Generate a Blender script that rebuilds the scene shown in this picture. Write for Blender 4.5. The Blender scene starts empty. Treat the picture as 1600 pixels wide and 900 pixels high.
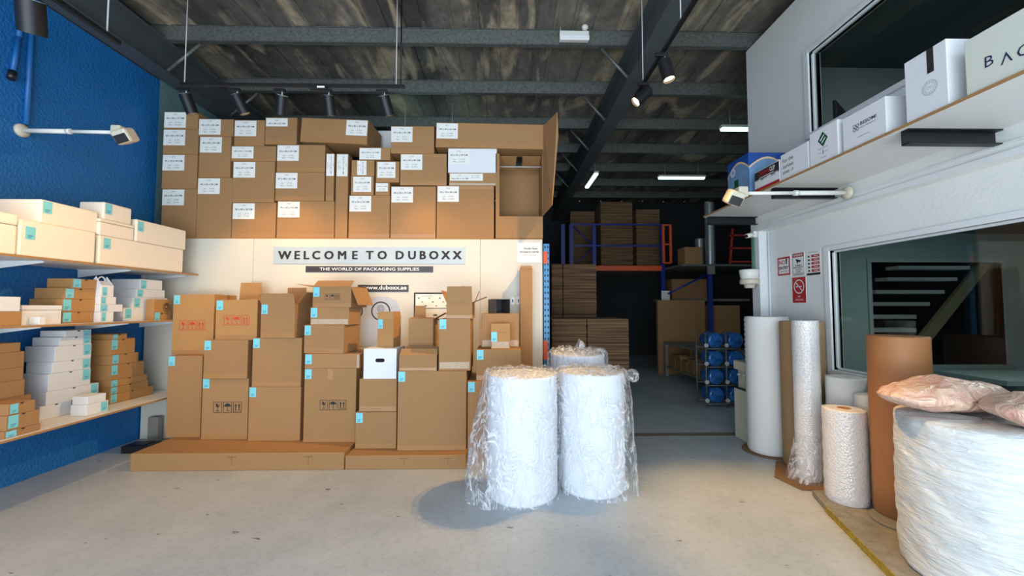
import bpy, bmesh, math, random
from mathutils import Vector, Matrix, Euler, noise
random.seed(7)
SC = bpy.context.scene
COL = SC.collection
R = math.radians

# ------------------------------------------------------------------ camera
F = 640.0
cam_d = bpy.data.cameras.new('camera'); cam_d.sensor_width = 36.0; cam_d.lens = 36.0 * F / 1600.0
cam_d.clip_start = 0.05; cam_d.clip_end = 100
cam = bpy.data.objects.new('camera', cam_d); COL.objects.link(cam)
cam.location = (0, 0, 1.65)
cam.rotation_euler = (R(90) + math.atan(30 / F), 0, -math.atan(12 / F))
SC.camera = cam
CM = cam.rotation_euler.to_matrix()

# ------------------------------------------------------------------ world, daylight, exposure
SC.view_settings.view_transform = 'Standard'
SC.view_settings.look = 'None'
SC.view_settings.gamma = 1.0
SC.view_settings.use_curve_mapping = False
SC.view_settings.exposure = 0.0
wd = bpy.data.worlds.new('world'); SC.world = wd; wd.use_nodes = True
bg = wd.node_tree.nodes['Background']
bg.inputs[0].default_value = (0.72, 0.84, 1.0, 1); bg.inputs[1].default_value = 0.7

def area(name, loc, rot, sx, sy, power, col):
    l = bpy.data.lights.new(name, 'AREA'); l.shape = 'RECTANGLE'; l.size = sx; l.size_y = sy
    l.energy = power; l.color = col
    o = bpy.data.objects.new(name, l); COL.objects.link(o); o.location = loc; o.rotation_euler = rot
    return o
# daylight through the open shutter front behind the camera
area('shutter_daylight', (-0.6, -2.6, 2.5), (R(90), 0, 0), 7.4, 4.4, 340, (0.74, 0.88, 1.0))
# added fill lamp standing in for sunlit pavement, to brighten the roof
area('pavement_fill', (-0.6, -2.4, 0.05), (R(128), 0, 0), 7.4, 2.4, 430, (0.86, 0.94, 0.97))

WARM = (1.0, 0.58, 0.19)
P_TRACK = 70

# ------------------------------------------------------------------ pixel to world
def ray(px, py):
    return CM @ Vector(((px - 800) / F, -(py - 450) / F, -1.0))
def PY(px, py, Y):
    d = ray(px, py); t = Y / d.y
    return Vector((d.x * t, Y, 1.65 + d.z * t))
def PX(px, py, X):
    d = ray(px, py); t = X / d.x
    return Vector((X, d.y * t, 1.65 + d.z * t))

# ------------------------------------------------------------------ materials
MATS = {}
def lin(r, g, b):
    f = lambda c: ((c / 255 + 0.055) / 1.055) ** 2.4 if c > 10 else c / 255 / 12.92
    return (f(r), f(g), f(b), 1)
def mat(name, rgb, rough=0.6, metal=0.0, noise_s=None, noise_amt=0.15, bump=None, bump_s=80, spec=0.5,
        stretch=(1, 1, 1), emit=None, estr=0, rnd=0.0, col2=None, sheen=0):
    if name in MATS: return MATS[name]
    m = bpy.data.materials.new(name); m.use_nodes = True; nt = m.node_tree; N = nt.nodes; L = nt.links
    b = N['Principled BSDF']
    c = lin(*rgb)
    b.inputs['Base Color'].default_value = c
    b.inputs['Roughness'].default_value = rough; b.inputs['Metallic'].default_value = metal
    b.inputs['Specular IOR Level'].default_value = spec
    if noise_s or bump:
        tc = N.new('ShaderNodeTexCoord'); mp = N.new('ShaderNodeMapping'); mp.inputs['Scale'].default_value = stretch
        L.new(tc.outputs['Object'], mp.inputs[0])
    last = None
    if noise_s:
        n = N.new('ShaderNodeTexNoise'); n.inputs['Scale'].default_value = noise_s; n.inputs['Detail'].default_value = 6
        n.inputs['Roughness'].default_value = 0.62
        L.new(mp.outputs[0], n.inputs['Vector'])
        cr = N.new('ShaderNodeValToRGB'); cr.color_ramp.elements[0].position = 0.32; cr.color_ramp.elements[1].position = 0.7
        d = 1 - noise_amt
        if col2: cr.color_ramp.elements[0].color = lin(*col2)
        else: cr.color_ramp.elements[0].color = (c[0] * d, c[1] * d, c[2] * d, 1)
        cr.color_ramp.elements[1].color = c
        L.new(n.outputs['Fac'], cr.inputs[0]); last = cr.outputs[0]
        L.new(last, b.inputs['Base Color'])
    if rnd:
        oi = N.new('ShaderNodeObjectInfo'); hs = N.new('ShaderNodeHueSaturation')
        mr = N.new('ShaderNodeMapRange'); mr.inputs['To Min'].default_value = 1 - rnd; mr.inputs['To Max'].default_value = 1 + rnd
        L.new(oi.outputs['Random'], mr.inputs[0]); L.new(mr.outputs[0], hs.inputs['Value'])
        if last: L.new(last, hs.inputs['Color'])
        else: hs.inputs['Color'].default_value = c
        L.new(hs.outputs[0], b.inputs['Base Color'])
    if bump:
        n2 = N.new('ShaderNodeTexNoise'); n2.inputs['Scale'].default_value = bump_s; n2.inputs['Detail'].default_value = 4
        L.new(mp.outputs[0], n2.inputs['Vector'])
        bp = N.new('ShaderNodeBump'); bp.inputs['Strength'].default_value = bump; bp.inputs['Distance'].default_value = 0.02
        L.new(n2.outputs['Fac'], bp.inputs['Height']); L.new(bp.outputs[0], b.inputs['Normal'])
    if emit:
        b.inputs['Emission Color'].default_value = (*emit, 1); b.inputs['Emission Strength'].default_value = estr
    MATS[name] = m
    return m

KRAFT = mat('kraft_board', (163, 124, 84), 0.75, noise_s=7, noise_amt=0.07, bump=0.05, bump_s=60, stretch=(9, 9, 1), rnd=0.05, spec=0.25)
KRAFT_W = mat('kraft_board_golden', (176, 132, 83), 0.75, noise_s=7, noise_amt=0.07, bump=0.05, bump_s=60, stretch=(9, 9, 1), rnd=0.04, spec=0.25)
KRAFT_D = mat('kraft_board_inside', (160, 120, 78), 0.85, noise_s=9, noise_amt=0.1, stretch=(6, 6, 1), spec=0.2)
KEDGE = mat('kraft_cut_edge', (130, 92, 56), 0.9)
TAPE = mat('brown_packing_tape', (170, 126, 80), 0.32, noise_s=10, noise_amt=0.1, stretch=(1, 8, 8))
TAPE_S = mat('clear_packing_tape', (205, 180, 152), 0.18, noise_s=45, noise_amt=0.28, bump=0.5, bump_s=60, stretch=(1, 3, 3), spec=0.9)
SHEET = mat('label_paper', (232, 232, 228), 0.7)
INK = mat('black_ink', (38, 36, 38), 0.7)
INKG = mat('grey_ink', (105, 103, 104), 0.7)
RED_INK = mat('red_ink', (196, 62, 42), 0.7)
CYAN = mat('cyan_tag', (122, 206, 222), 0.5)
TAGINK = mat('tag_ink', (52, 110, 135), 0.6)
WCARD = mat('white_board', (226, 228, 232), 0.6, noise_s=5, noise_amt=0.04, rnd=0.02, spec=0.3)
FOAM = mat('white_foam_box', (236, 228, 214), 0.8, noise_s=60, noise_amt=0.05, bump=0.15, bump_s=120)
DARKC = mat('dark_slot', (16, 14, 12), 0.9)
BLACK = mat('black_metal', (26, 27, 30), 0.45, metal=0.2)
BLACKP = mat('black_plastic', (24, 25, 28), 0.4)
LGREY = mat('light_grey_cap', (190, 190, 192), 0.5)
WPLAST = mat('white_plastic', (226, 226, 220), 0.35)
CREAMP = mat('cream_plastic', (204, 195, 176), 0.4)
WPAINT = mat('white_wall_paint', (232, 235, 232), 0.55, noise_s=1.5, noise_amt=0.05, bump=0.08, bump_s=40)
WTRIM = mat('white_trim_paint', (224, 228, 230), 0.4)
PANEL = mat('white_plywood', (214, 209, 196), 0.5, noise_s=1.2, noise_amt=0.05, spec=0.3)
SHELFW = mat('white_shelf_laminate', (222, 222, 220), 0.4)
PLYEDGE = mat('plywood_edge', (172, 130, 82), 0.7, noise_s=20, noise_amt=0.2, stretch=(1, 1, 10))
GALV = mat('galvanised_steel', (122, 126, 122), 0.5, metal=0.35, noise_s=28, noise_amt=0.5)
BEAM = mat('grey_painted_beam', (84, 92, 96), 0.5, metal=0.1, noise_s=3, noise_amt=0.2)
RBLUE = mat('rack_blue', (22, 44, 130), 0.4)
RBLUE2 = mat('rack_blue_light', (58, 136, 190), 0.4)
ORANGE = mat('rack_orange', (214, 84, 34), 0.45)
REDL = mat('ladder_red', (196, 52, 34), 0.45)
WOODR = mat('raw_timber', (160, 128, 92), 0.8, noise_s=8, noise_amt=0.3, stretch=(8, 1, 8))
WORNW = mat('worn_white_timber', (150, 146, 136), 0.7, noise_s=12, noise_amt=0.4)
YELLOW = mat('yellow_edge', (190, 160, 30), 0.5, noise_s=30, noise_amt=0.6)
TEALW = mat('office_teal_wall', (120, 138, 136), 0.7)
FOAMR = mat('white_foam_roll', (232, 238, 246), 0.75, noise_s=40, noise_amt=0.04, bump=0.25, bump_s=90, stretch=(1, 1, 3))
BLUEJ = mat('blue_water_jug', (52, 122, 200), 0.1, noise_s=9, noise_amt=0.75)
SILV = mat('silver_duct', (170, 175, 178), 0.35, metal=0.7)
KROLL = mat('kraft_paper_roll', (164, 112, 68), 0.6, noise_s=6, noise_amt=0.05, bump=0.05, bump_s=200)
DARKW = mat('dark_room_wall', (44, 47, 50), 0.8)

def special_mats():
    # blue textured wall
    m = mat('blue_wall_paint', (14, 106, 176), 0.55, noise_s=2.2, noise_amt=0.12, bump=0.7, bump_s=38)
    # concrete floor
    f = bpy.data.materials.new('painted_concrete'); f.use_nodes = True; nt = f.node_tree; N = nt.nodes; L = nt.links
    b = N['Principled BSDF']; b.inputs['Roughness'].default_value = 0.42; b.inputs['Specular IOR Level'].default_value = 0.35
    tc = N.new('ShaderNodeTexCoord')
    n1 = N.new('ShaderNodeTexNoise'); n1.inputs['Scale'].default_value = 1.3; n1.inputs['Detail'].default_value = 9; n1.inputs['Roughness'].default_value = 0.65
    L.new(tc.outputs['Object'], n1.inputs['Vector'])
    c1 = N.new('ShaderNodeValToRGB'); c1.color_ramp.elements[0].position = 0.3; c1.color_ramp.elements[1].position = 0.68
    c1.color_ramp.elements[0].color = lin(164, 172, 177); c1.color_ramp.elements[1].color = lin(188, 194, 198)
    L.new(n1.outputs['Fac'], c1.inputs[0])
    # scuffs : thresholded stretched noise
    mp = N.new('ShaderNodeMapping'); mp.inputs['Scale'].default_value = (7, 19, 1); mp.inputs['Rotation'].default_value = (0, 0, 0.5)
    L.new(tc.outputs['Object'], mp.inputs[0])
    n2 = N.new('ShaderNodeTexNoise'); n2.inputs['Scale'].default_value = 1.0; n2.inputs['Detail'].default_value = 3
    L.new(mp.outputs[0], n2.inputs['Vector'])
    c2 = N.new('ShaderNodeValToRGB'); c2.color_ramp.elements[0].position = 0.72; c2.color_ramp.elements[0].color = (0, 0, 0, 1)
    c2.color_ramp.elements[1].position = 0.74; c2.color_ramp.elements[1].color = (1, 1, 1, 1)
    L.new(n2.outputs['Fac'], c2.inputs[0])
    n3 = N.new('ShaderNodeTexNoise'); n3.inputs['Scale'].default_value = 22; n3.inputs['Detail'].default_value = 5
    L.new(tc.outputs['Object'], n3.inputs['Vector'])
    c3 = N.new('ShaderNodeValToRGB'); c3.color_ramp.elements[0].position = 0.3; c3.color_ramp.elements[0].color = (0.88, 0.88, 0.88, 1); c3.color_ramp.elements[1].position = 0.5; c3.color_ramp.elements[1].color = (1, 1, 1, 1)
    L.new(n3.outputs['Fac'], c3.inputs[0])
    mu = N.new('ShaderNodeMix'); mu.data_type = 'RGBA'; mu.blend_type = 'MULTIPLY'; mu.inputs[0].default_value = 1
    L.new(c1.outputs[0], mu.inputs[6]); L.new(c3.outputs[0], mu.inputs[7])
    mx = N.new('ShaderNodeMix'); mx.data_type = 'RGBA'; L.new(c2.outputs[0], mx.inputs[0])
    L.new(mu.outputs[2], mx.inputs[6]); mx.inputs[7].default_value = lin(92, 90, 88)
    L.new(mx.outputs[2], b.inputs['Base Color'])
    bp = N.new('ShaderNodeBump'); bp.inputs['Strength'].default_value = 0.12; bp.inputs['Distance'].default_value = 0.01
    L.new(n3.outputs['Fac'], bp.inputs['Height']); L.new(bp.outputs[0], b.inputs['Normal'])
    MATS['floor'] = f
    # dirty roof underside
    r = bpy.data.materials.new('grimy_roof_lining'); r.use_nodes = True; nt = r.node_tree; N = nt.nodes; L = nt.links
    b = N['Principled BSDF']; b.inputs['Roughness'].default_value = 0.42; b.inputs['Metallic'].default_value = 0.0
    tc = N.new('ShaderNodeTexCoord')
    def tex(scale, sc, det, dist=0.0, rot=0.0):
        mp = N.new('ShaderNodeMapping'); mp.inputs['Scale'].default_value = sc; mp.inputs['Rotation'].default_value = (0, 0, rot); L.new(tc.outputs['Object'], mp.inputs[0])
        n = N.new('ShaderNodeTexNoise'); n.inputs['Scale'].default_value = scale; n.inputs['Detail'].default_value = det; n.inputs['Distortion'].default_value = dist
        L.new(mp.outputs[0], n.inputs['Vector']); return n.outputs['Fac']
    def ramp(src, stops):
        c = N.new('ShaderNodeValToRGB'); e = c.color_ramp.elements
        e[0].position, e[0].color = stops[0]; e[1].position, e[1].color = stops[-1]
        for p_, q_ in stops[1:-1]: k = e.new(p_); k.color = q_
        L.new(src, c.inputs[0]); return c.outputs[0]
    base = ramp(tex(1.0, (1.3, .16, 1), 3), [(.36, lin(76, 74, 71)), (.5, lin(116, 112, 105)), (.66, lin(148, 140, 124))])
    stain = ramp(tex(1.0, (2.1, .55, 1), 9, 1.2, .15), [(.53, (0, 0, 0, 1)), (.62, (.8, .8, .8, 1))])
    fine = ramp(tex(14, (1, .6, 1), 6), [(.3, (.62, .62, .62, 1)), (.65, (1, 1, 1, 1))])
    m1 = N.new('ShaderNodeMix'); m1.data_type = 'RGBA'; L.new(stain, m1.inputs[0]); L.new(base, m1.inputs[6]); m1.inputs[7].default_value = lin(200, 184, 156)
    m2 = N.new('ShaderNodeMix'); m2.data_type = 'RGBA'; m2.blend_type = 'MULTIPLY'; m2.inputs[0].default_value = 1; L.new(m1.outputs[2], m2.inputs[6]); L.new(fine, m2.inputs[7])
    L.new(m2.outputs[2], b.inputs['Base Color'])
    bp = N.new('ShaderNodeBump'); bp.inputs['Strength'].default_value = 0.5; bp.inputs['Distance'].default_value = 0.08
    L.new(tex(1.5, (1.4, .5, 1), 4, .5), bp.inputs['Height']); L.new(bp.outputs[0], b.inputs['Normal'])
    MATS['roof'] = r
    # window glass
    g = bpy.data.materials.new('window_glass'); g.use_nodes = True; nt = g.node_tree; N = nt.nodes; L = nt.links
    for n in list(N): N.remove(n)
    o = N.new('ShaderNodeOutputMaterial'); t = N.new('ShaderNodeBsdfTransparent'); t.inputs[0].default_value = (0.82, 0.87, 0.86, 1)
    gl = N.new('ShaderNodeBsdfGlossy'); gl.inputs['Roughness'].default_value = 0.02; fr = N.new('ShaderNodeFresnel'); fr.inputs[0].default_value = 1.5
    mx = N.new('ShaderNodeMixShader'); ge = N.new('ShaderNodeNewGeometry'); m1 = N.new('ShaderNodeMath'); m1.operation = 'SUBTRACT'; m1.inputs[0].default_value = 1.0; L.new(ge.outputs['Backfacing'], m1.inputs[1])
    m2 = N.new('ShaderNodeMath'); m2.operation = 'MULTIPLY'; L.new(fr.outputs[0], m2.inputs[0]); L.new(m1.outputs[0], m2.inputs[1])
    L.new(m2.outputs[0], mx.inputs[0]); L.new(t.outputs[0], mx.inputs[1]); L.new(gl.outputs[0], mx.inputs[2]); L.new(mx.outputs[0], o.inputs[0])
    MATS['glass'] = g
    # clear plastic film
    def film(name, base, alpha, tint, bs, bd, rough=0.12):
        p = bpy.data.materials.new(name); p.use_nodes = True; nt = p.node_tree; N = nt.nodes; L = nt.links
        for n in list(N): N.remove(n)
        o = N.new('ShaderNodeOutputMaterial'); t = N.new('ShaderNodeBsdfTransparent'); t.inputs[0].default_value = tint
        pb = N.new('ShaderNodeBsdfPrincipled'); pb.inputs['Base Color'].default_value = base; pb.inputs['Roughness'].default_value = rough
        pb.inputs['Specular IOR Level'].default_value = 1.0
        tc = N.new('ShaderNodeTexCoord'); mp = N.new('ShaderNodeMapping'); mp.inputs['Scale'].default_value = (2.6, 2.6, 1.3)
        L.new(tc.outputs['Object'], mp.inputs[0])
        n = N.new('ShaderNodeTexNoise'); n.inputs['Scale'].default_value = bs; n.inputs['Detail'].default_value = 4; n.inputs['Distortion'].default_value = 1.2
        L.new(mp.outputs[0], n.inputs['Vector'])
        bp = N.new('ShaderNodeBump'); bp.inputs['Strength'].default_value = 1.0; bp.inputs['Distance'].default_value = bd
        L.new(n.outputs['Fac'], bp.inputs['Height']); L.new(bp.outputs[0], pb.inputs['Normal'])
        cr = N.new('ShaderNodeValToRGB'); e = cr.color_ramp.elements; lo = (alpha * .45,) * 3 + (1,); hi = (min(1, alpha * 4.0),) * 3 + (1,)
        e[0].position = 0.40; e[0].color = lo; e[1].position = 0.475; e[1].color = hi
        k = e.new(0.50); k.color = lo; k = e.new(0.58); k.color = (alpha, alpha, alpha, 1); k = e.new(0.615); k.color = hi; k = e.new(0.65); k.color = lo
        L.new(n.outputs['Fac'], cr.inputs[0])
        mx = N.new('ShaderNodeMixShader'); L.new(cr.outputs[0], mx.inputs[0]); L.new(t.outputs[0], mx.inputs[1]); L.new(pb.outputs[0], mx.inputs[2]); L.new(mx.outputs[0], o.inputs[0])
        MATS[name] = p
    film('clear_film', (0.85, 0.88, 0.92, 1), 0.15, (0.97, 0.97, 0.98, 1), 2.4, 0.09)
    film('bubble_film', (0.86, 0.86, 0.86, 1), 0.8, (0.9, 0.9, 0.9, 1), 6, 0.02)
    # bubble wrap
    w = bpy.data.materials.new('bubble_wrap'); w.use_nodes = True; nt = w.node_tree; N = nt.nodes; L = nt.links
    b = N['Principled BSDF']; b.inputs['Roughness'].default_value = 0.16; b.inputs['Specular IOR Level'].default_value = 0.8
    tc = N.new('ShaderNodeTexCoord'); vo = N.new('ShaderNodeTexVoronoi'); vo.inputs['Scale'].default_value = 62
    L.new(tc.outputs['Object'], vo.inputs['Vector'])
    cr = N.new('ShaderNodeValToRGB'); cr.color_ramp.elements[0].color = lin(240, 238, 236); cr.color_ramp.elements[1].color = lin(226, 222, 218); cr.color_ramp.elements[1].position = 0.7
    L.new(vo.outputs['Distance'], cr.inputs[0]); L.new(cr.outputs[0], b.inputs['Base Color'])
    bp = N.new('ShaderNodeBump'); bp.inputs['Strength'].default_value = 0.45; bp.inputs['Distance'].default_value = 0.01; bp.invert = True
    L.new(vo.outputs['Distance'], bp.inputs['Height']); L.new(bp.outputs[0], b.inputs['Normal'])
    MATS['bubble'] = w
    # crinkled film on the big bale
    w = bpy.data.materials.new('crinkled_wrap'); w.use_nodes = True; nt = w.node_tree; N = nt.nodes; L = nt.links
    b = N['Principled BSDF']; b.inputs['Roughness'].default_value = 0.35; b.inputs['Base Color'].default_value = lin(222, 226, 226)
    tc = N.new('ShaderNodeTexCoord'); mp = N.new('ShaderNodeMapping'); mp.inputs['Scale'].default_value = (1.6, 1.6, 9); mp.inputs['Rotation'].default_value = (0.22, 0.12, 0)
    L.new(tc.outputs['Object'], mp.inputs[0])
    n = N.new('ShaderNodeTexNoise'); n.inputs['Scale'].default_value = 4.2; n.inputs['Detail'].default_value = 7; n.inputs['Distortion'].default_value = 0.9; n.inputs['Roughness'].default_value = 0.55
    L.new(mp.outputs[0], n.inputs['Vector'])
    bp = N.new('ShaderNodeBump'); bp.inputs['Strength'].default_value = 0.6; bp.inputs['Distance'].default_value = 0.045
    L.new(n.outputs['Fac'], bp.inputs['Height']); L.new(bp.outputs[0], b.inputs['Normal'])
    MATS['crinkle'] = w
    # pink bag
    w = bpy.data.materials.new('pink_antistatic_bag'); w.use_nodes = True; nt = w.node_tree; N = nt.nodes; L = nt.links
    b = N['Principled BSDF']; b.inputs['Roughness'].default_value = 0.28
    tc = N.new('ShaderNodeTexCoord'); n = N.new('ShaderNodeTexNoise'); n.inputs['Scale'].default_value = 9; n.inputs['Detail'].default_value = 7; n.inputs['Distortion'].default_value = 1.5
    L.new(tc.outputs['Object'], n.inputs['Vector'])
    cr = N.new('ShaderNodeValToRGB'); cr.color_ramp.elements[0].position = 0.3; cr.color_ramp.elements[0].color = lin(218, 164, 148); cr.color_ramp.elements[1].position = 0.65; cr.color_ramp.elements[1].color = lin(236, 206, 182)
    L.new(n.outputs['Fac'], cr.inputs[0]); L.new(cr.outputs[0], b.inputs['Base Color'])
    bp = N.new('ShaderNodeBump'); bp.inputs['Strength'].default_value = 0.8; bp.inputs['Distance'].default_value = 0.04
    L.new(n.outputs['Fac'], bp.inputs['Height']); L.new(bp.outputs[0], b.inputs['Normal'])
    MATS['pink'] = w
    # stacked flat cartons (horizontal layers)
    w = bpy.data.materials.new('flat_carton_layers'); w.use_nodes = True; nt = w.node_tree; N = nt.nodes; L = nt.links
    b = N['Principled BSDF']; b.inputs['Roughness'].default_value = 0.85
    tc = N.new('ShaderNodeTexCoord'); mp = N.new('ShaderNodeMapping'); mp.inputs['Scale'].default_value = (0.6, 0.6, 34)
    L.new(tc.outputs['Object'], mp.inputs[0])
    n = N.new('ShaderNodeTexNoise'); n.inputs['Scale'].default_value = 1; n.inputs['Detail'].default_value = 3
    L.new(mp.outputs[0], n.inputs['Vector'])
    cr = N.new('ShaderNodeValToRGB'); cr.color_ramp.elements[0].position = 0.35; cr.color_ramp.elements[0].color = lin(74, 54, 36); cr.color_ramp.elements[1].position = 0.6; cr.color_ramp.elements[1].color = lin(130, 98, 68)
    L.new(n.outputs['Fac'], cr.inputs[0]); L.new(cr.outputs[0], b.inputs['Base Color'])
    bp = N.new('ShaderNodeBump'); bp.inputs['Strength'].default_value = 0.6; bp.inputs['Distance'].default_value = 0.02
    L.new(n.outputs['Fac'], bp.inputs['Height']); L.new(bp.outputs[0], b.inputs['Normal'])
    MATS['layers'] = w
special_mats()
def emis(name, col, s):
    m = bpy.data.materials.new(name); m.use_nodes = True; N = m.node_tree.nodes
    b = N['Principled BSDF']; b.inputs['Base Color'].default_value = (0.9, 0.9, 0.9, 1)
    b.inputs['Emission Color'].default_value = (*col, 1); b.inputs['Emission Strength'].default_value = s
    MATS[name] = m; return m
TUBE = emis('fluorescent_tube', (0.55, 1.0, 0.93), 3.0)
BULB = emis('warm_bulb', (1.0, 0.75, 0.42), 9)

# ------------------------------------------------------------------ mesh builder
_txt = {}
def text_polys(s, bold=0.0):
    k = (s, bold)
    if k in _txt: return _txt[k]
    cu = bpy.data.curves.new('t', 'FONT'); cu.body = s; cu.size = 1.0; cu.resolution_u = 2; cu.offset = bold
    cu.align_x = 'CENTER'; cu.align_y = 'CENTER'; cu.fill_mode = 'FRONT'
    ob = bpy.data.objects.new('t', cu); COL.objects.link(ob)
    bpy.context.view_layer.update()
    dg = bpy.context.evaluated_depsgraph_get(); me = bpy.data.meshes.new_from_object(ob.evaluated_get(dg))
    vs = [v.co.copy() for v in me.vertices]; fs = [tuple(p.vertices) for p in me.polygons]
    COL.objects.unlink(ob); bpy.data.objects.remove(ob); bpy.data.curves.remove(cu); bpy.data.meshes.remove(me)
    xs = [v.x for v in vs] or [0]; ys = [v.y for v in vs] or [0]
    _txt[k] = (vs, fs, min(xs), max(xs), min(ys), max(ys))
    return _txt[k]

class MB:
    def __init__(s): s.bm = bmesh.new()
    def box(s, x0, x1, y0, y1, z0, z1, m=0, bev=0.0, M=None):
        t = bmesh.new() if bev else s.bm
        vs = [t.verts.new(Vector(c)) for c in [(x0,y0,z0),(x1,y0,z0),(x1,y1,z0),(x0,y1,z0),(x0,y0,z1),(x1,y0,z1),(x1,y1,z1),(x0,y1,z1)]]
        fs = [t.faces.new([vs[i] for i in f]) for f in [(3,2,1,0),(4,5,6,7),(0,1,5,4),(1,2,6,5),(2,3,7,6),(3,0,4,7)]]
        for f in fs: f.material_index = m
        if bev:
            bmesh.ops.bevel(t, geom=t.edges[:], offset=bev, segments=2, affect='EDGES', profile=0.5)
            for f in t.faces: f.material_index = m
            s._merge(t, M)
        elif M is not None:
            for v in vs: v.co = M @ v.co
        return s
    def _merge(s, t, M=None):
        mp = {}
        for v in t.verts:
            mp[v] = s.bm.verts.new(M @ v.co if M is not None else v.co)
        for f in t.faces:
            try: n = s.bm.faces.new([mp[v] for v in f.verts]); n.material_index = f.material_index; n.smooth = f.smooth
            except ValueError: pass
        t.free()
    def face(s, pts, m=0):
        f = s.bm.faces.new([s.bm.verts.new(Vector(p)) for p in pts]); f.material_index = m; return s
    def slab(s, pts, n, t, m=0):           # extruded polygon: thickness t along n
        n = Vector(n); a = [s.bm.verts.new(Vector(p)) for p in pts]; b = [s.bm.verts.new(Vector(p) + n * t) for p in pts]
        s.bm.faces.new(a).material_index = m; s.bm.faces.new(b[::-1]).material_index = m
        for i in range(len(a)):
            j = (i + 1) % len(a); s.bm.faces.new([a[j], a[i], b[i], b[j]]).material_index = m
        return s
    def cyl(s, p0, p1, r0, r1=None, seg=20, m=0, caps=True, smooth=True):
        r1 = r0 if r1 is None else r1; p0 = Vector(p0); p1 = Vector(p1); d = (p1 - p0).normalized()
        q = d.to_track_quat('Z', 'Y').to_matrix(); A = []; B = []
        for i in range(seg):
            a = 2 * math.pi * i / seg; u = q @ Vector((math.cos(a), math.sin(a), 0))
            A.append(s.bm.verts.new(p0 + u * r0)); B.append(s.bm.verts.new(p1 + u * r1))
        for i in range(seg):
            j = (i + 1) % seg; f = s.bm.faces.new([A[i], A[j], B[j], B[i]]); f.material_index = m; f.smooth = smooth
        if caps:
            s.bm.faces.new(A[::-1]).material_index = m; s.bm.faces.new(B).material_index = m
        return s
    def tube(s, pts, r, seg=8, m=0):
        for a, b in zip(pts[:-1], pts[1:]): s.cyl(a, b, r, seg=seg, m=m)
        return s
    def lathe(s, prof, seg=48, m=0, c=(0, 0, 0), fn=None, smooth=True, cap=True):
        rings = []
        for k, (r, z) in enumerate(prof):
            ring = []
            for i in range(seg):
                a = 2 * math.pi * i / seg
                rr, zz = (r, z) if fn is None else fn(r, z, a, k)
                ring.append(s.bm.verts.new((c[0] + rr * math.cos(a), c[1] + rr * math.sin(a), c[2] + zz)))
            rings.append(ring)
        for A, B in zip(rings[:-1], rings[1:]):
            for i in range(seg):
                j = (i + 1) % seg; f = s.bm.faces.new([A[i], A[j], B[j], B[i]]); f.material_index = m; f.smooth = smooth
        if cap:
            f = s.bm.faces.new(rings[0][::-1]); f.material_index = m
            f = s.bm.faces.new(rings[-1]); f.material_index = m
        return s
    def text(s, st, M, size, m=1, bold=0.0, width=None):
        vs, fs, x0, x1, y0, y1 = text_polys(st, bold)
        if not fs: return s
        k = size; kx = size if width is None else width / max(1e-6, (x1 - x0))
        cx = (x0 + x1) / 2
        nv = [s.bm.verts.new(M @ Vector(((v.x - cx) * kx, v.y * k, 0))) for v in vs]
        for f in fs:
            try: s.bm.faces.new([nv[i] for i in f]).material_index = m
            except ValueError: pass
        return s
    def ring2d(s, M, r, w, m=0, seg=28, ex=1.0):
        A = [s.bm.verts.new(M @ Vector((r * math.cos(t) * ex, r * math.sin(t), 0))) for t in [2*math.pi*i/seg for i in range(seg)]]
        B = [s.bm.verts.new(M @ Vector(((r - w) * math.cos(t) * ex, (r - w) * math.sin(t), 0))) for t in [2*math.pi*i/seg for i in range(seg)]]
        for i in range(seg):
            j = (i + 1) % seg; s.bm.faces.new([A[i], A[j], B[j], B[i]]).material_index = m
        return s
    def rect2d(s, M, x0, y0, x1, y1, m=0):
        return s.face([M @ Vector(p) for p in [(x0, y0, 0), (x1, y0, 0), (x1, y1, 0), (x0, y1, 0)]], m)
    def poly2d(s, M, pts, m=0): return s.face([M @ Vector((x, y, 0)) for x, y in pts], m)
    def frame2d(s, M, x0, y0, x1, y1, w, m=0):
        s.rect2d(M, x0, y0, x1, y0 + w, m); s.rect2d(M, x0, y1 - w, x1, y1, m)
        s.rect2d(M, x0, y0 + w, x0 + w, y1 - w, m); return s.rect2d(M, x1 - w, y0 + w, x1, y1 - w, m)
    def build(s, name, mats, parent=None, loc=None, rot=None, kind=None):
        me = bpy.data.meshes.new(name); s.bm.normal_update(); s.bm.to_mesh(me); s.bm.free()
        for mm in (mats if isinstance(mats, (list, tuple)) else [mats]): me.materials.append(mm)
        o = bpy.data.objects.new(name, me); COL.objects.link(o)
        if parent is not None: o.parent = parent
        if loc is not None: o.location = loc
        if rot is not None: o.rotation_euler = rot
        if kind: o['kind'] = kind
        return o

LABELS = set()
def tag(o, label, cat, group=None):
    o['label'] = label; o['category'] = cat
    if group: o['group'] = group
    return o
def thing(name, label, cat, loc=(0, 0, 0), rz=0, group=None, rot=None):
    o = bpy.data.objects.new(name, None); COL.objects.link(o); o.empty_display_size = 0.1
    o.location = loc; o.rotation_euler = rot if rot else (0, 0, rz)
    return tag(o, label, cat, group)
def st(o): o['kind'] = 'structure'; return o
FR = lambda x, z, y=0: Matrix(((1,0,0,x),(0,0,-1,y),(0,1,0,z),(0,0,0,1)))   # local x right, y up, facing -Y
FXP = lambda y, z, x: Matrix(((0,0,1,x),(1,0,0,y),(0,1,0,z),(0,0,0,1)))    # facing +X, right = +Y
FXN = lambda y, z, x: Matrix(((0,0,-1,x),(-1,0,0,y),(0,1,0,z),(0,0,0,1)))  # facing -X, right = -Y

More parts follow.
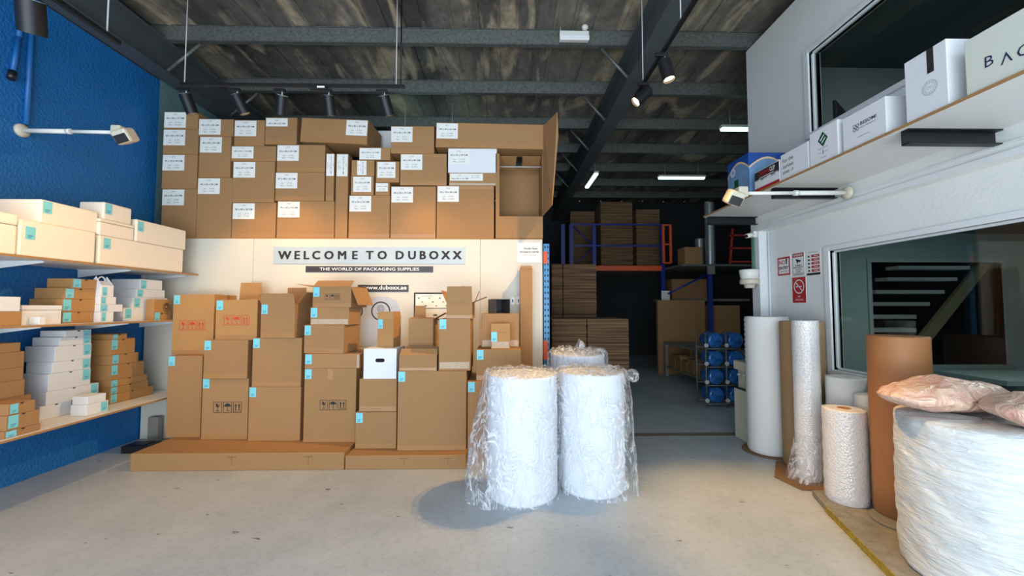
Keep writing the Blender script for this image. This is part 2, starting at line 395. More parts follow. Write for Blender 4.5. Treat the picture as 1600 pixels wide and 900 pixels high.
# ------------------------------------------------------------------ SETTING
XL, XR, XR2, YP = -4.58, 3.25, 3.37, 5.30
Y0, YB, ZR = -1.6, 14.0, 5.32
st(MB().box(XL - .1, 8, Y0, YP - .02, -.1, 0).build('floor', MATS['floor']))
WF = mat('warehouse_floor_paint', (184, 194, 200), 0.5, noise_s=2, noise_amt=0.15)
st(MB().box(XL - .1, 9, YP + .12, YB, -.1, 0).build('floor', WF))
st(MB().box(XL, XR, YP - .02, YP + .12, -.1, .004).build('trim_1', mat('threshold_strip', (132, 122, 110), .7, noise_s=20, noise_amt=.3)))
st(MB().box(XL - .12, XL, Y0, YP + .1, 0, 4.66).build('wall_left', MATS['blue_wall_paint']))
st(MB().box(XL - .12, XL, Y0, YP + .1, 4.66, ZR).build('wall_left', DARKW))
st(MB().box(XL - .12, XL, YP + .1, YB, 0, ZR).build('wall_left', mat('teal_grey_wall', (104, 138, 142), .7, noise_s=3, noise_amt=.2, bump=.3, bump_s=30)))
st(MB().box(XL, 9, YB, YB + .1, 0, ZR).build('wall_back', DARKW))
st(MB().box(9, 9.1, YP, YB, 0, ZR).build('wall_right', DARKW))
# roof: ribbed sheets
b = MB(); x = XL - .1
while x < 9:
    k = int(x * 10) % 3
    b.box(x, x + .70, Y0, YB, ZR - .004 * k, ZR + .02); b.box(x + .70, x + .73, Y0, YB, ZR + .012, ZR + .02)
    for q in ((.2, .45) if k == 1 else (.33,) if k else ()): b.box(x + q, x + q + .035, Y0, YB, ZR - .024, ZR)
    x += .73
st(b.build('ceiling', MATS['roof']))
# purlins
for i, y in enumerate([1.5, 2.75, 4.0, 5.22, 6.45, 7.72, 8.95, 10.2, 11.45, 12.7]):
    b = MB(); b.box(XL, 9, y, y + .012, 5.11, 5.30); b.box(XL, 9, y, y + .075, 5.10, 5.112); b.box(XL, 9, y - .0, y + .07, 5.295, 5.31)
    b.box(XL, 9, y + .06, y + .072, 5.112, 5.14)
    tag(b.build('purlin', GALV), 'galvanised steel purlin running across under the roof sheets', 'purlin', 'roof purlins')
# main I beams along Y
def ibeam(x, w, z0, z1, name, label):
    b = MB(); b.box(x - w/2, x + w/2, Y0, YB, z0, z0 + .018); b.box(x - w/2, x + w/2, Y0, YB, z1 - .018, z1); b.box(x - .008, x + .008, Y0, YB, z0 + .018, z1 - .018)
    tag(b.build(name, BEAM), label, 'beam')
ibeam(1.73, .23, 4.63, 5.10, 'steel_beam', 'dark grey steel I-beam running front to back over the centre of the room')
ibeam(-4.46, .22, 4.67, 5.10, 'steel_beam', 'dark grey steel I-beam along the top of the blue wall')
def brace(p, q, label):
    tag(MB().cyl(p, q, .022, seg=6).build('knee_brace', GALV), label, 'brace', 'roof knee braces')
for y in (5.22, 6.45, 7.72, 8.95, 10.2):
    brace((1.28, y + .03, 5.07), (1.64, y + .03, 4.67), 'diagonal steel brace from a purlin down to the central beam')
    brace((-3.95, y + .03, 5.07), (-4.36, y + .03, 4.71), 'diagonal steel brace from a purlin down to the left beam')

# white display panel with deck behind
b = MB(); xe = PY(848, 500, YP).x
seam = [XL + .015, PY(393, 500, YP).x, PY(750, 500, YP).x, xe]
for a, c in zip(seam[:-1], seam[1:]): b.box(a + .0015, c - .0015, YP, YP + .02, .0, 2.53, bev=.001)
b.box(XL + .02, xe, YP + .02, YP + .03, 0, 2.52)
st(b.build('wall_display_panel', PANEL))
ZD = 2.53
st(MB().box(XL + .02, xe, YP + .0, YP + 1.1, ZD, ZD + .012).build('trim_2', PLYEDGE))
ZD += .012
# right office wall: upper part, band, lower part, column with windows
def wall_with_hole(x0, x1, ya, yb, z0, z1, hy0, hy1, hz0, hz1, m, name):
    b = MB(); b.box(x0, x1, ya, hy0, z0, z1); b.box(x0, x1, hy1, yb, z0, z1)
    b.box(x0, x1, hy0, hy1, z0, hz0); b.box(x0, x1, hy0, hy1, hz1, z1); return st(b.build(name, m))
pU = PX(1264, 83, XR); uy1 = pU.y; uz1 = pU.z; uz0 = PX(1278, 203, XR).z
pL = PX(1297, 392, XR2); ly1 = pL.y; lz1 = pL.z; lz0 = PX(1303, 577, XR2).z
wall_with_hole(XR, XR + .12, Y0, YP, 2.62, 5.08, .6, uy1, uz0, uz1, WPAINT, 'wall_right')
wall_with_hole(XR2, XR2 + .1, Y0, YP - .16, 0, 2.62, .6, ly1, lz0, lz1, WPAINT, 'wall_right')
st(MB().box(XR, XR2 + .12, YP - .16, YP, 0, 2.62, bev=.003).build('wall_right', WTRIM))
# trims on the wall
b = MB(); b.box(XR - .02, XR, Y0, YP - .35, 2.615, 2.66, bev=.004); b.box(XR - .012, XR, Y0, YP - .35, 2.70, 2.715); st(b.build('trim_3', WTRIM))
def window(n, x, y0, y1, z0, z1, wd_):
    w = .05
    b = MB()
    b.box(x - .02, x + wd_, y1 - .0, y1 + w + .02, z0 - w, z1 + w, bev=.004); b.box(x - .02, x + wd_, y0 - w, y1 + .0, z1, z1 + w, bev=.004); b.box(x - .035, x + wd_, y0 - w, y1 + w, z0 - w, z0, bev=.004)
    b.box(x - .02, x + wd_, y0 - w, y0, z0, z1)
    b.box(x + .02, x + .05, y1 - .022, y1, z0, z1); b.box(x + .02, x + .05, y0, y1, z1 - .02, z1); b.box(x + .02, x + .05, y0, y1, z0, z0 + .02)
    o = st(b.build('window_%d' % n, WTRIM))
    MB().box(x + .03, x + .036, y0 + .01, y1 - .02, z0 + .015, z1 - .018).build('glass_pane', MATS['glass'], o)
window(1, XR, .6, uy1, uz0, uz1, .12); window(2, XR2, .6, ly1, lz0, lz1, .1)
# office rooms
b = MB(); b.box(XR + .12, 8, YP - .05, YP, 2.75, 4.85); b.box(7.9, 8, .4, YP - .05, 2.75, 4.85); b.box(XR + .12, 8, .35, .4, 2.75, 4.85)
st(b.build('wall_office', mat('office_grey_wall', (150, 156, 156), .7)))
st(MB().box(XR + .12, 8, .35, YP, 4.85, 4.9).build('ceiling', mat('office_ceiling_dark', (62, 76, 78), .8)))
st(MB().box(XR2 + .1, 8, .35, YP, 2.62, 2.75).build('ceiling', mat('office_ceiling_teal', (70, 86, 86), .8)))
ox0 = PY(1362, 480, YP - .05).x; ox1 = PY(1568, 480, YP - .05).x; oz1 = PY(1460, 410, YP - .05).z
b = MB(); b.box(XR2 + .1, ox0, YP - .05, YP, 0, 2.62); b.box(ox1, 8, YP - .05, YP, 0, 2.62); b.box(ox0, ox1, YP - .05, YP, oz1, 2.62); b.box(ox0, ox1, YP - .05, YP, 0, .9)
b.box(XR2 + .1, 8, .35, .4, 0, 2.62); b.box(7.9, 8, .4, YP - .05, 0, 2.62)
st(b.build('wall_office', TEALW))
b = MB(); w = .05
b.box(ox0 - w, ox0, YP - .07, YP, .9, oz1 + w); b.box(ox1, ox1 + w, YP - .07, YP, .9, oz1 + w); b.box(ox0, ox1, YP - .07, YP, oz1, oz1 + w)
st(b.build('trim_5', mat('grey_window_trim', (128, 140, 138), .6)))

# ------------------------------------------------------------------ CARTON BUILDER
def pictos(b, x, z, s, m, y=-.0016):
    """three framed handling marks: glass, umbrella, two arrows; s = frame height, x,z = lower left"""
    w = s * .78; g = s * .12
    for k in range(3):
        M = FR(x + k * (w + g), z, y); b.frame2d(M, 0, 0, w, s, s * .045, m)
        if k == 0:
            b.poly2d(M, [(w*.25, s*.85), (w*.3, s*.58), (w*.46, s*.48), (w*.54, s*.48), (w*.7, s*.58), (w*.75, s*.85), (w*.58, s*.62), (w*.5, s*.8)], m)
            b.rect2d(M, w*.47, s*.2, w*.53, s*.48, m); b.rect2d(M, w*.3, s*.14, w*.7, s*.2, m)
        elif k == 1:
            b.poly2d(M, [(w*.1, s*.55)] + [(w*.5 - w*.4*math.cos(t), s*.55 + s*.3*math.sin(t)) for t in [math.pi*i/8 for i in range(1, 8)]] + [(w*.9, s*.55)], m)
            b.rect2d(M, w*.47, s*.2, w*.53, s*.55, m); b.rect2d(M, w*.47, s*.14, w*.68, s*.2, m)
        else:
            for q in (.3, .7):
                b.rect2d(M, w*(q - .06), s*.2, w*(q + .06), s*.6, m); b.poly2d(M, [(w*(q - .15), s*.6), (w*(q + .15), s*.6), (w*q, s*.85)], m)
            b.rect2d(M, w*.12, s*.12, w*.88, s*.16, m)

def add_tag(par, x, z, w=.072, h=.105, y=-.0012, name='price_tag'):
    b = MB(); M = FR(x, z, y); b.rect2d(M, 0, 0, w, h, 0)
    M2 = FR(x, z, y - .0006)
    for i, (a, c) in enumerate([(.2, .8), (.28, .72), (.22, .6)]):
        b.rect2d(M2, w * a, h * (.30 - i * .09), w * c, h * (.335 - i * .09), 1)
    b.build(name, [CYAN, TAGINK], par)

def size_label(par, x, z, w, h, txt, vert=False, y=-.0015, fold=False, name='size_label', wide=False):
    b = MB()
    if vert:
        M = Matrix.Translation((x + w/2, y, z + h/2)) @ Matrix.Rotation(R(90), 4, 'Y') @ FR(0, 0); W, H = h, w
    else:
        M = Matrix.Translation((x + w/2, y, z + h/2)) @ FR(0, 0); W, H = w, h
    b.rect2d(M, -W/2, -H/2, W/2, H/2, 0)
    Mt = M @ Matrix.Translation((0, 0, .0008))
    T = lambda s, cx, cy, sz, wd=None, bo=0: b.text(s, Mt @ Matrix.Translation((cx * W, cy * H, 0)), sz, 1, bo, wd)
    if wide:
        T('5 PLY', -.2, .25, H*.2, None); T(txt, -.2, -.2, H*.26, W*.5, .02); T('1pcs   D 16.50', .27, .25, H*.17); T('10pcs  D 148.50', .27, -.02, H*.17)
    elif fold:
        T('5 PLY', 0, .22, H*.2); T(txt, 0, -.16, H*.24, W*.78, .02)
    else:
        n = random.choice([6, 7, 8, 9, 12, 14]); T('5 PLY', .0, .36, H*.11); T(txt, 0, .11, H*.145, W*.8, .02)
        T('1pcs   :   D %d.50' % n, 0, -.16, H*.105); T('10pcs  :   D %d.50' % (n * 9), 0, -.32, H*.105)
    b.build(name, [SHEET, INK], par)

def flap(b, side, W, D, H, length, ang, u0=0, u1=1, taper=.04, m=0):
    """ang: 0 upright, + outward, 180 hanging down; negative leans inward over the opening"""
    a = R(ang); t = .004
    if side in 'fb':
        sgn = -1 if side == 'f' else 1; yb = 0 if side == 'f' else D
        dx = W * taper * .5
        e = Vector((0, sgn * math.sin(a), math.cos(a))) * length
        p0 = Vector((-W/2 + W*u0, yb, H)); p1 = Vector((-W/2 + W*u1, yb, H))
        pts = [p0, p1, p1 + e - Vector((dx, 0, 0)), p0 + e + Vector((dx, 0, 0))]; n = Vector((0, sgn * math.cos(a), -math.sin(a)))
    else:
        sgn = -1 if side == 'l' else 1; xb = sgn * W/2
        e = Vector((sgn * math.sin(a), 0, math.cos(a))) * length; dy = D * taper * .5
        p0 = Vector((xb, D*u0, H)); p1 = Vector((xb, D*u1, H))
        pts = [p0, p1, p1 + e - Vector((0, dy, 0)), p0 + e + Vector((0, dy, 0))]; n = Vector((sgn * math.cos(a), 0, -math.sin(a)))
    b.slab(pts, n, t, m)

def carton(label, X0, X1, z0, z1, Y, D, rz=0, m=None, tape='b', tagat=None, pict=None, lab=None, flaps=None, name='carton',
           group=None, cat='box', tilt=0, shiny=False, hole=False, mailer=False, lid=0, bev=.004, extra=None, frame='front', seam=True):
    """front face centre-bottom is the local origin; body extends to +Y local"""
    m = m or KRAFT; W = X1 - X0; H = z1 - z0; w2 = W / 2
    if frame == 'front': loc = ((X0 + X1) / 2, Y, z0); rot = (0, R(tilt), R(rz))
    elif frame == 'left': loc = (Y, (X0 + X1) / 2, z0); rot = (0, 0, R(90 + rz))      # faces +X ; X0,X1 are world Y
    else: loc = (Y, (X0 + X1) / 2, z0); rot = (0, 0, R(-90 + rz))                       # faces -X
    t = thing(name, label, cat, loc, group=group, rot=rot)
    b = MB()
    if flaps:
        k = .005
        b.box(-w2, w2, 0, k, 0, H); b.box(-w2, w2, D - k, D, 0, H); b.box(-w2, -w2 + k, k, D - k, 0, H); b.box(w2 - k, w2, k, D - k, 0, H); b.box(-w2 + k, w2 - k, k, D - k, 0, k)
        b.build('body', [m, KEDGE], t)
        for (s, ln, an, u0, u1) in flaps:
            fb = MB(); flap(fb, s, W, D, H, ln, an, u0, u1); fb.build('flap', [m, KEDGE], t)
    elif lid:
        b.box(-w2, w2, 0, D, 0, H - lid - .003, bev=bev); b.build('body', [m], t)
        c = MB(); c.box(-w2 - .002, w2 + .002, -.002, D + .002, H - lid, H, bev=bev)
        if pict == 'x': pass
        c.build('lid', [m], t)
    else:
        b.box(-w2, w2, 0, D, 0, H, bev=bev)
        if seam and not mailer:
            b.box(-w2 + .004, w2 - .004, D * .495, D * .505, H, H + .0006, m=1)
        if mailer:
            M = FR(0, H, -.0012); r = .014
            b.poly2d(M, [(-r, -.003)] + [(-r * math.cos(q), -.003 - r * .8 * math.sin(q)) for q in [math.pi*i/6 for i in range(1, 6)]] + [(r, -.003)], 1)
        b.build('body', [m, DARKC if mailer else KEDGE], t)
    if tape and m in (KRAFT, KRAFT_W) and not mailer:
        th = min(.055, H * .2); mm = TAPE_S if shiny else TAPE
        c = MB()
        if 'b' in tape: c.box(-w2 + .003, w2 - .003, -.0009, 0, .003, th)
        if 't' in tape: c.box(-w2 + .003, w2 - .003, -.0009, 0, H - th * .8, H - .003)
        if 's' in tape: c.box(-w2 + .01, w2 - .01, -.0009, 0, H*.04, H*.04 + min(.07, H*.3))
        if 'e' in tape:
            c.box(w2 - .03, w2 - .004, -.0009, 0, .01, H - .01)
        if 'c' in tape: c.box(-.03, .03, -.0009, 0, H*.85, H - .003); c.box(-.03, .03, 0, D, H, H + .0009)
        c.build('tape', [mm], t)
    if tagat is not None:
        tw = min(.072, W * .3); th_ = min(.105, H * .85); ux, uz = tagat
        add_tag(t, -w2 + ux, H - uz - th_, tw, th_, y=-.0022 - (.002 if lid else 0))
    if pict:
        px_, pz_, ps, pm = pict; c = MB(); pictos(c, -w2 + px_, pz_, ps, 0); c.build('handling_marks', [pm], t)
    if lab:
        size_label(t, -w2 + lab[0], H - lab[1] - lab[3], lab[2], lab[3], lab[4], **(lab[5] if len(lab) > 5 else {}), y=-.0022)
    if hole:
        c = MB(); M = FR(0, H * .62, -.0015); r = .02
        c.poly2d(M, [(.03 + r*math.cos(q), r*math.sin(q)) for q in [-math.pi/2 + math.pi*i/6 for i in range(7)]] + [(-.03 - r*math.cos(q), -r*math.sin(q)) for q in [-math.pi/2 + math.pi*i/6 for i in range(7)]], 0)
        c.build('handle_hole', [DARKC], t)
    if extra: extra(t, W, D, H)
    return t

def fr(px0, px1, yt, yb, Y):
    ym = (yt + yb) / 2; a = PY(px0, ym, Y); c = PY(px1, ym, Y); xm = (px0 + px1) / 2
    return a.x, c.x, PY(xm, yb, Y).z, PY(xm, yt, Y).z

# ------------------------------------------------------------------ UPPER CARTONS
UP = {}
G_UP = None
def up(key, px0, px1, yt, yb, sup, txt, label, lx=.01, lw=.278, lh=.205, lz=.01, D=.5, dy=0, **kw):
    Y = YP + .012 + dy
    X0, X1, z0, z1 = fr(px0, px1, yt, yb, Y)
    z0 = ZD if sup is None else UP[sup]
    UP[key] = z1
    kwl = kw.pop('lk', {})
    carton(label, X0 + .002, X1 - .002, z0 + .001, z1 - .001, Y, D, lab=(lx, lz, lw, lh, txt, kwl) if txt else None, **kw)
A = ' above the panel'
up('u4', 252, 306.5, 295, 373, None, '60 x 50 x 60 CM', 'tall kraft carton at the bottom of the leftmost column' + A, lx=.004)
up('u3', 253, 308, 241, 295, 'u4', '44 x 44 x 44 CM', 'kraft carton third from the top of the leftmost column' + A, lx=.004)
up('u2', 254.7, 310, 201.7, 241, 'u3', '45 x 45 x 30 CM', 'kraft carton second from the top of the leftmost column' + A, lx=.004)
up('u1', 256, 310, 175, 201.7, 'u2', '45 x 45 x 33 CM', 'topmost kraft carton of the leftmost column by the blue wall' + A, lx=.006, lz=.004)
up('v3', 307, 362, 277.5, 373, None, '45 x 45 x 90 CM', 'tall kraft carton at the bottom of the second column' + A)
up('v2', 310.7, 360.5, 213, 277.5, 'v3', '40 x 50 x 53 CM', 'kraft carton in the middle of the second column' + A)
up('v1', 310.5, 365, 186, 213, 'v2', '45 x 30 x 30 CM', 'topmost shallow kraft carton of the second column' + A, lx=.004, lz=.003)
up('w4', 362, 431, 316.5, 373, None, '58 x 58 x 58 CM', 'kraft carton at the bottom of the third column' + A)
up('w3', 363, 429, 252, 316.5, 'w4', '53 x 53 x 53 CM', 'square kraft carton under the thin flat one in the third column' + A)
up('w2', 361, 431.5, 228, 252, 'w3', '60 x 60 x 18 CM', 'thin flat kraft carton second from the top of the third column' + A, lh=.155)
up('w1', 366, 413.5, 187.5, 228, 'w2', '40 x 34 x 33 CM', 'topmost kraft carton of the third column' + A, lx=.004)
up('a4', 432.5, 522.5, 314, 373, None, '74 x 34 x 54 CM', 'wide kraft carton at the bottom of the fourth column' + A)
up('a3', 430, 507, 269, 314, 'a4', '67 x 48 x 36 CM', 'wide kraft carton second from the bottom of the fourth column' + A, lx=.004)
up('a2', 432.5, 508, 226, 269, 'a3', '63 x 40 x 33 CM', 'wide kraft carton third from the bottom of the fourth column' + A, lx=.004)
up('a1', 414, 464, 183.5, 226, 'a2', '40 x 38 x 33 CM', 'kraft carton with a curled label atop the fourth column' + A, lx=.012, lh=.11, lk={'fold': True})
UP['b0'] = UP['a4']
up('b1', 509, 522, 239.5, 314, 'a4', '15 x 15 x 60 CM', 'short upright narrow carton with a sideways label' + A, lx=.004, lw=.1, lh=.29, lk={'vert': True}, D=.14)
up('b2', 524, 543.5, 240, 373, None, '15 x 15 x 120 CM', 'tall upright narrow carton reaching down to the white panel ledge', lx=.01, lw=.14, lh=.29, lk={'vert': True}, D=.15, tape='')
up('c3', 544.5, 609, 305, 373, None, '55 x 55 x 70 CM', 'kraft carton standing on the panel ledge under three small cartons')
up('c2', 548, 584, 275, 305, 'c3', '31 x 23 x 33 CM', 'small kraft carton above the left of the panel-ledge cube, big label on its face', lx=.03, lw=.235, lh=.2)
up('c1', 549, 585, 250, 275, 'c2', '32 x 32 x 20 CM', 'small kraft carton with a sideways label below the thin flat one', lx=.075, lw=.12, lh=.19, lk={'vert': True})
up('c5', 586, 609, 285, 305, 'c3', '20 x 20 x 15 CM', 'smallest kraft carton in the middle of the upper wall of boxes', lx=.01, lw=.155, lh=.11)
up('c4', 587, 624, 252, 285, 'c5', '31 x 23 x 23 CM', 'small kraft carton resting on the smallest one in the upper wall of boxes', lx=.02, lw=.235, lh=.21)
UP['c1b'] = max(UP['c1'], UP['c4'])
up('c6', 561, 610, 230.4, 250, 'c1b', '40 x 30 x 15 CM', 'thin kraft carton below the right end of the long tilted one', lx=.005, lh=.15)
up('wb', 590, 625, 204, 234, None, None, 'white carton peeking out behind the long tilted kraft one', dy=.55, D=.3, m=WCARD)
up('e2', 610, 681, 291, 373, None, '58 x 58 x 70 CM', 'kraft carton on the panel ledge left of the largest upper one')
UP['e2'] = UP['e2f'] = max(UP['e2'], PY(727, 290, YP + .012).z)
up('e1', 625, 698, 240, 291, 'e2f', '60 x 50 x 40 CM', 'kraft carton in the middle row left of the white carton' + A, lx=.01, lz=.012, tape='bt')
up('d1', 610.5, 678.5, 197, 240, 'e1', '45 x 36 x 36 CM', 'kraft carton in the top row left of the metre-long one', lx=.004, tape='bt')
up('f4', 682, 772, 290, 373, None, '74 x 74 x 80 CM', 'largest square kraft carton on the panel ledge beside the open wardrobe box', tape='t')
up('f3', 701.5, 775, 270, 290, 'f4', '60 x 60 x 15 CM', 'thin kraft carton directly under the white carton' + A, lx=.012, lw=.43, lh=.095, lk={'wide': True}, shiny=True)
up('f2', 700, 776.5, 232, 270, 'f3', '63 x 35 x 29 CM', 'white carton in the upper wall of boxes under the metre-long one', m=WCARD, lx=.004)
up('f1', 680.5, 853, 193, 232, 'f2', '100 x 30 x 30 CM', 'long kraft carton lying across the top right of the upper boxes', lx=.01, D=.3, tape='bt', tilt=.8, dy=-.01)
# long tilted one resting on a2 and c6
Y = YP - .02; X0, X1, z0, z1 = fr(467.5, 574.5, 187.5, 225, Y)
carton('long kraft carton lying tilted across the top with its right end lower', X0, X1, UP['a2'] + .014, UP['a2'] + .014 + (z1 - z0), Y, .5, tilt=3.0, rz=-3,
       lab=(.60, .01, .278, .2, '90 x 45 x 30 CM'), tape='b')
# wardrobe box, open front with swung door
Y = YP + .012; X0, X1, z0, z1 = fr(774, 848, 240, 373, Y); X0 += .003
t = thing('wardrobe_carton', 'tall open kraft wardrobe carton with hanging bar at the right end of the upper boxes', 'box', ((X0 + X1)/2, Y, ZD + .001))
W = X1 - X0; H = z1 - ZD - .002; D = .55; w2 = W/2; k = .006; zo = PY(800, 338, Y).z - ZD
b = MB(); b.box(-w2, w2, 0, k, 0, zo); b.box(-w2, -w2 + .05, 0, k, zo, H); b.box(-w2, -w2 + k, k, D, 0, H); b.box(w2 - k, w2, k, D, 0, H); b.box(-w2, w2, D - k, D, 0, H); b.box(-w2, w2, 0, D, 0, k)
b.build('body', [KRAFT], t)
for (xa, xb_) in ((-w2 + .01, -.03), (.05, w2 - .01)):
    MB().slab([(xa, .1, H), (xb_, .1, H), (xb_ - .01, .32, H - .1), (xa, .36, H - .1)], (0, 0, 1), .004).build('flap', [KRAFT_D], t)
zb = PY(820, 261, Y + .1).z - ZD
MB().cyl((-w2 + k, .1, zb), (w2 - k, .1, zb), .008, seg=10).build('hanging_bar', [LGREY], t)
o = Vector(((X0 + X1)/2, Y, ZD + .001)); q = [PY(849, 338, Y), PY(863, 321, 4.93), PY(872.5, 211, 4.9), PY(871, 175, 4.9), PY(854, 198, Y)]
q[4].y = Y - .0; pts = [v - o for v in q]; pts[0].x = w2; pts[4].x = w2 + .01
n = (pts[1] - pts[0]).cross(pts[4] - pts[0]).normalized()
MB().slab(pts, n, .005).build('door', [KRAFT], t)

# ------------------------------------------------------------------ FLAT CARDBOARD BASES
def base_pack(px0, px1, yt, yb, D, label):
    Yf = 4.27; X0 = PY(px0, yb, Yf).x; X1 = PY(px1, yb, Yf).x
    t = thing('flat_carton_pack', label, 'cardboard', ((X0 + X1)/2, Yf, 0)); w2 = (X1 - X0)/2; H = PY((px0 + px1)/2, yt, Yf).z
    MB().box(-w2, w2, 0, D, 0, H, bev=.006).build('body', [KRAFT], t)
    c = MB(); c.box(-w2*.99, w2*.99, D*.44, D*.46, H, H + .0008)
    for fx in (-.1, .62): c.box(w2*fx, w2*fx + .09, -.0009, 0, H*.75, H*.8); c.box(w2*fx + .045, w2*fx + .05, -.0009, 0, H*.3, H*.8)
    c.build('crease', [KEDGE], t)
    return H
HB1 = base_pack(203, 537.5, 708, 727, .98, 'long low kraft carton lying flat on the floor under the left boxes')
HB2 = base_pack(539, 728, 711.5, 729, .98, 'long low kraft carton lying flat on the floor under the right boxes')

# ------------------------------------------------------------------ LOWER CARTONS
LOW = {}
def low(key, px0, px1, yt, yb, Y, sup, label, D=.42, dt=(0.006, 0.006), **kw):
    X0, X1, z0, z1 = fr(px0, px1, yt, yb, Y)
    z0 = sup if isinstance(sup, float) else LOW[sup]
    LOW[key] = z1
    kw.setdefault('tagat', dt)
    return carton(label, X0 + .001, X1 - .001, z0 + .001, z1, Y, D, **kw)
def pk(px, py, ps, x0, Y, zb, m):  # handling marks: left px, bottom py, height px
    a = PY(px, py, Y); return (a.x - x0, a.z - zb, ps / F * Y, m)
G0 = HB1; G1 = HB2
low('1a', 260.5, 314.5, 556, 684, 4.78, G0, 'tall plain kraft carton standing at the left end of the lower boxes, its lower half')
X0, X1, z0, z1 = fr(269.5, 334, 460.5, 555, 4.90)
low('1b', 269.5, 334, 460.5, 555, 4.90, '1a', 'kraft carton with red handling marks at the far left of the lower boxes', m=KRAFT_W, pict=pk(280, 516, 15, X0, 4.90, LOW['1a'], RED_INK),
    flaps=[('b', .012, 0, 0, 1), ('f', .16, -88, 0, 1)], tape='b')
X0 = fr(314, 387.5, 591, 688, 4.70)[0]
low('2a', 315, 387.5, 591, 688, 4.70, G0, 'kraft carton with black handling marks at the bottom of the second lower column', pict=pk(332, 645, 16.5, X0, 4.70, G0, INK))
low('2b', 318, 387, 531.5, 591, 4.66, '2a', 'plain kraft carton in the middle of the second lower column', D=.23)
X0 = fr(337, 402, 469, 531, 4.70)[0]
low('2c', 337, 402, 469, 531, 4.70, '2b', 'kraft carton with red handling marks and a flap standing up behind', m=KRAFT_W, D=.38, tape='b',
    pict=pk(349.5, 508, 15, X0, 4.70, LOW['2b'], RED_INK), flaps=[('b', .22, 3, 0.02, .60), ('b', .02, -8, .62, 1), ('r', .13, -85, 0, 1), ('f', .14, -89, 0, 1)])
low('3a', 388, 469.5, 604.5, 690, 4.64, G0, 'large plain kraft carton at the bottom of the third lower column', D=.5)
low('3b', 394, 471, 528, 604, 4.64, '3a', 'plain kraft carton in the middle of the third lower column', D=.48)
low('3c', 406, 462, 475, 528, 4.62, '3b', 'open kraft carton with all flaps up on the third lower column', D=.40, rz=-5,
    flaps=[('f', .12, 12, 0, 1), ('b', .2, -4, .12, .75), ('r', .17, 38, 0.05, .95), ('l', .12, 22, 0, 1), ])
X0 = fr(474, 556, 576, 692, 4.58)[0]
low('4a', 474.5, 556, 576, 692, 4.58, G0, 'large kraft carton with black handling marks in the fourth lower column', pict=pk(499, 641, 15.5, X0, 4.58, G0, INK), D=.55, tape='bc')
low('4b', 476, 562, 553, 576, 4.58, '4a', 'thin kraft carton lying on the large one with black handling marks', D=.5, tape='e', shiny=True)
low('4c', 473.5, 538, 508, 553, 4.60, '4b', 'kraft carton turned slightly to show its side below two others', D=.42, rz=-5)
low('4d', 484, 546, 480.5, 508, 4.62, '4c', 'shallow kraft carton sealed with shiny clear tape in the fourth lower column', D=.33, rz=-3, shiny=True, tape='s')
X0 = fr(487, 550, 448, 480.5, 4.62)[0]
low('4e', 487, 550, 448, 480.5, 4.62, '4d', 'open kraft carton with black handling marks atop the fourth lower column', D=.4, rz=-6,
    pict=pk(506.7, 468.5, 9.5, X0, 4.62, LOW['4d'], INK), flaps=[('f', .11, -50, 0, 1), ('l', .2, 80, 0, .9), ('r', .22, 158, 0, 1), ('b', .03, -70, 0, 1)])
low('5a', 555, 619.5, 644, 697, 4.47, G1, 'small plain kraft carton at the bottom of the fifth lower column', D=.5)
low('5b', 561, 620, 592, 644, 4.49, '5a', 'plain kraft carton directly beneath the white box', D=.5, tagat=None)
low('5c', 568, 619.5, 545.5, 591, 4.49, '5b', 'white carton with a black oval hand hole among the lower boxes', D=.38, m=WCARD, hole=True, tagat=None,
    flaps=[('f', .16, -89.5, 0, 1), ('b', .2, -89.5, 0, 1), ('l', .01, -89, 0, 1)])
low('5d', 589, 615.5, 498, 541, 4.62, '5c', 'small upright kraft carton with open top standing on the white box', D=.2, rz=-9, m=KRAFT_W,
    flaps=[('f', .08, -4, 0, 1), ('r', .08, -8, 0, 1), ('b', .07, -8, 0, 1)])
low('6a', 621, 728.5, 580, 703, 4.40, G1, 'largest square kraft carton of the lower boxes', D=.78, dt=(.004, .004))
low('6b', 623.5, 682.5, 556, 580, 4.42, '6a', 'low open kraft carton on the left of the largest lower carton', D=.26, tagat=None,
    flaps=[('f', .10, -48, 0, 1), ('b', .08, 6, 0, 1), ('l', .03, 0, .3, 1), ('r', .04, 6, 0, 1)])
low('6c', 638, 677, 498, 560, 4.74, '6a', 'kraft carton with a back flap up behind the low open one', D=.3, tagat=None,
    flaps=[('b', .15, 2, 0, .5), ('r', .15, 62, 0, 1), ('f', .12, -85, 0, 1)])
low('6d', 685.5, 735, 498, 580, 4.42, '6a', 'upright kraft carton with shiny tape along its base beside the low open one', D=.40, tape='s', shiny=True)
low('6e', 697.5, 738, 472, 498, 4.44, '6d', 'open kraft carton with splayed flaps atop the upright taped one', D=.33, tagat=None, rz=-1,
    flaps=[('f', .17, 4, 0, 1), ('l', .14, 24, 0, 1), ('r', .16, 68, 0, .6), ('r', .14, 22, .75, 1), ('b', .19, 0, .42, .62)])
low('7a', 730, 800, 596, 706, 4.45, 0.0, 'plain kraft carton half hidden behind the wrapped foam rolls', D=.6)
low('7b', 744, 814, 546, 596, 4.50, '7a', 'wide kraft carton at the right below the small golden one', D=.5)
low('7c', 752, 811, 490, 546, 4.68, '7b', 'kraft carton with taped corners behind the small golden one', D=.32, tagat=None, tape='s', shiny=True)
low('7d', 767, 797, 506, 546, 4.53, '7b', 'small golden kraft carton in front of a bigger one at the right', D=.13, m=KRAFT_W, tape='s', shiny=True, dt=(.004, .09),
    extra=lambda t, W, D, H: MB().box(-W/2, W/2, -.0012, 0, H*.66, H*.67).build('fold_line', [KEDGE], t))
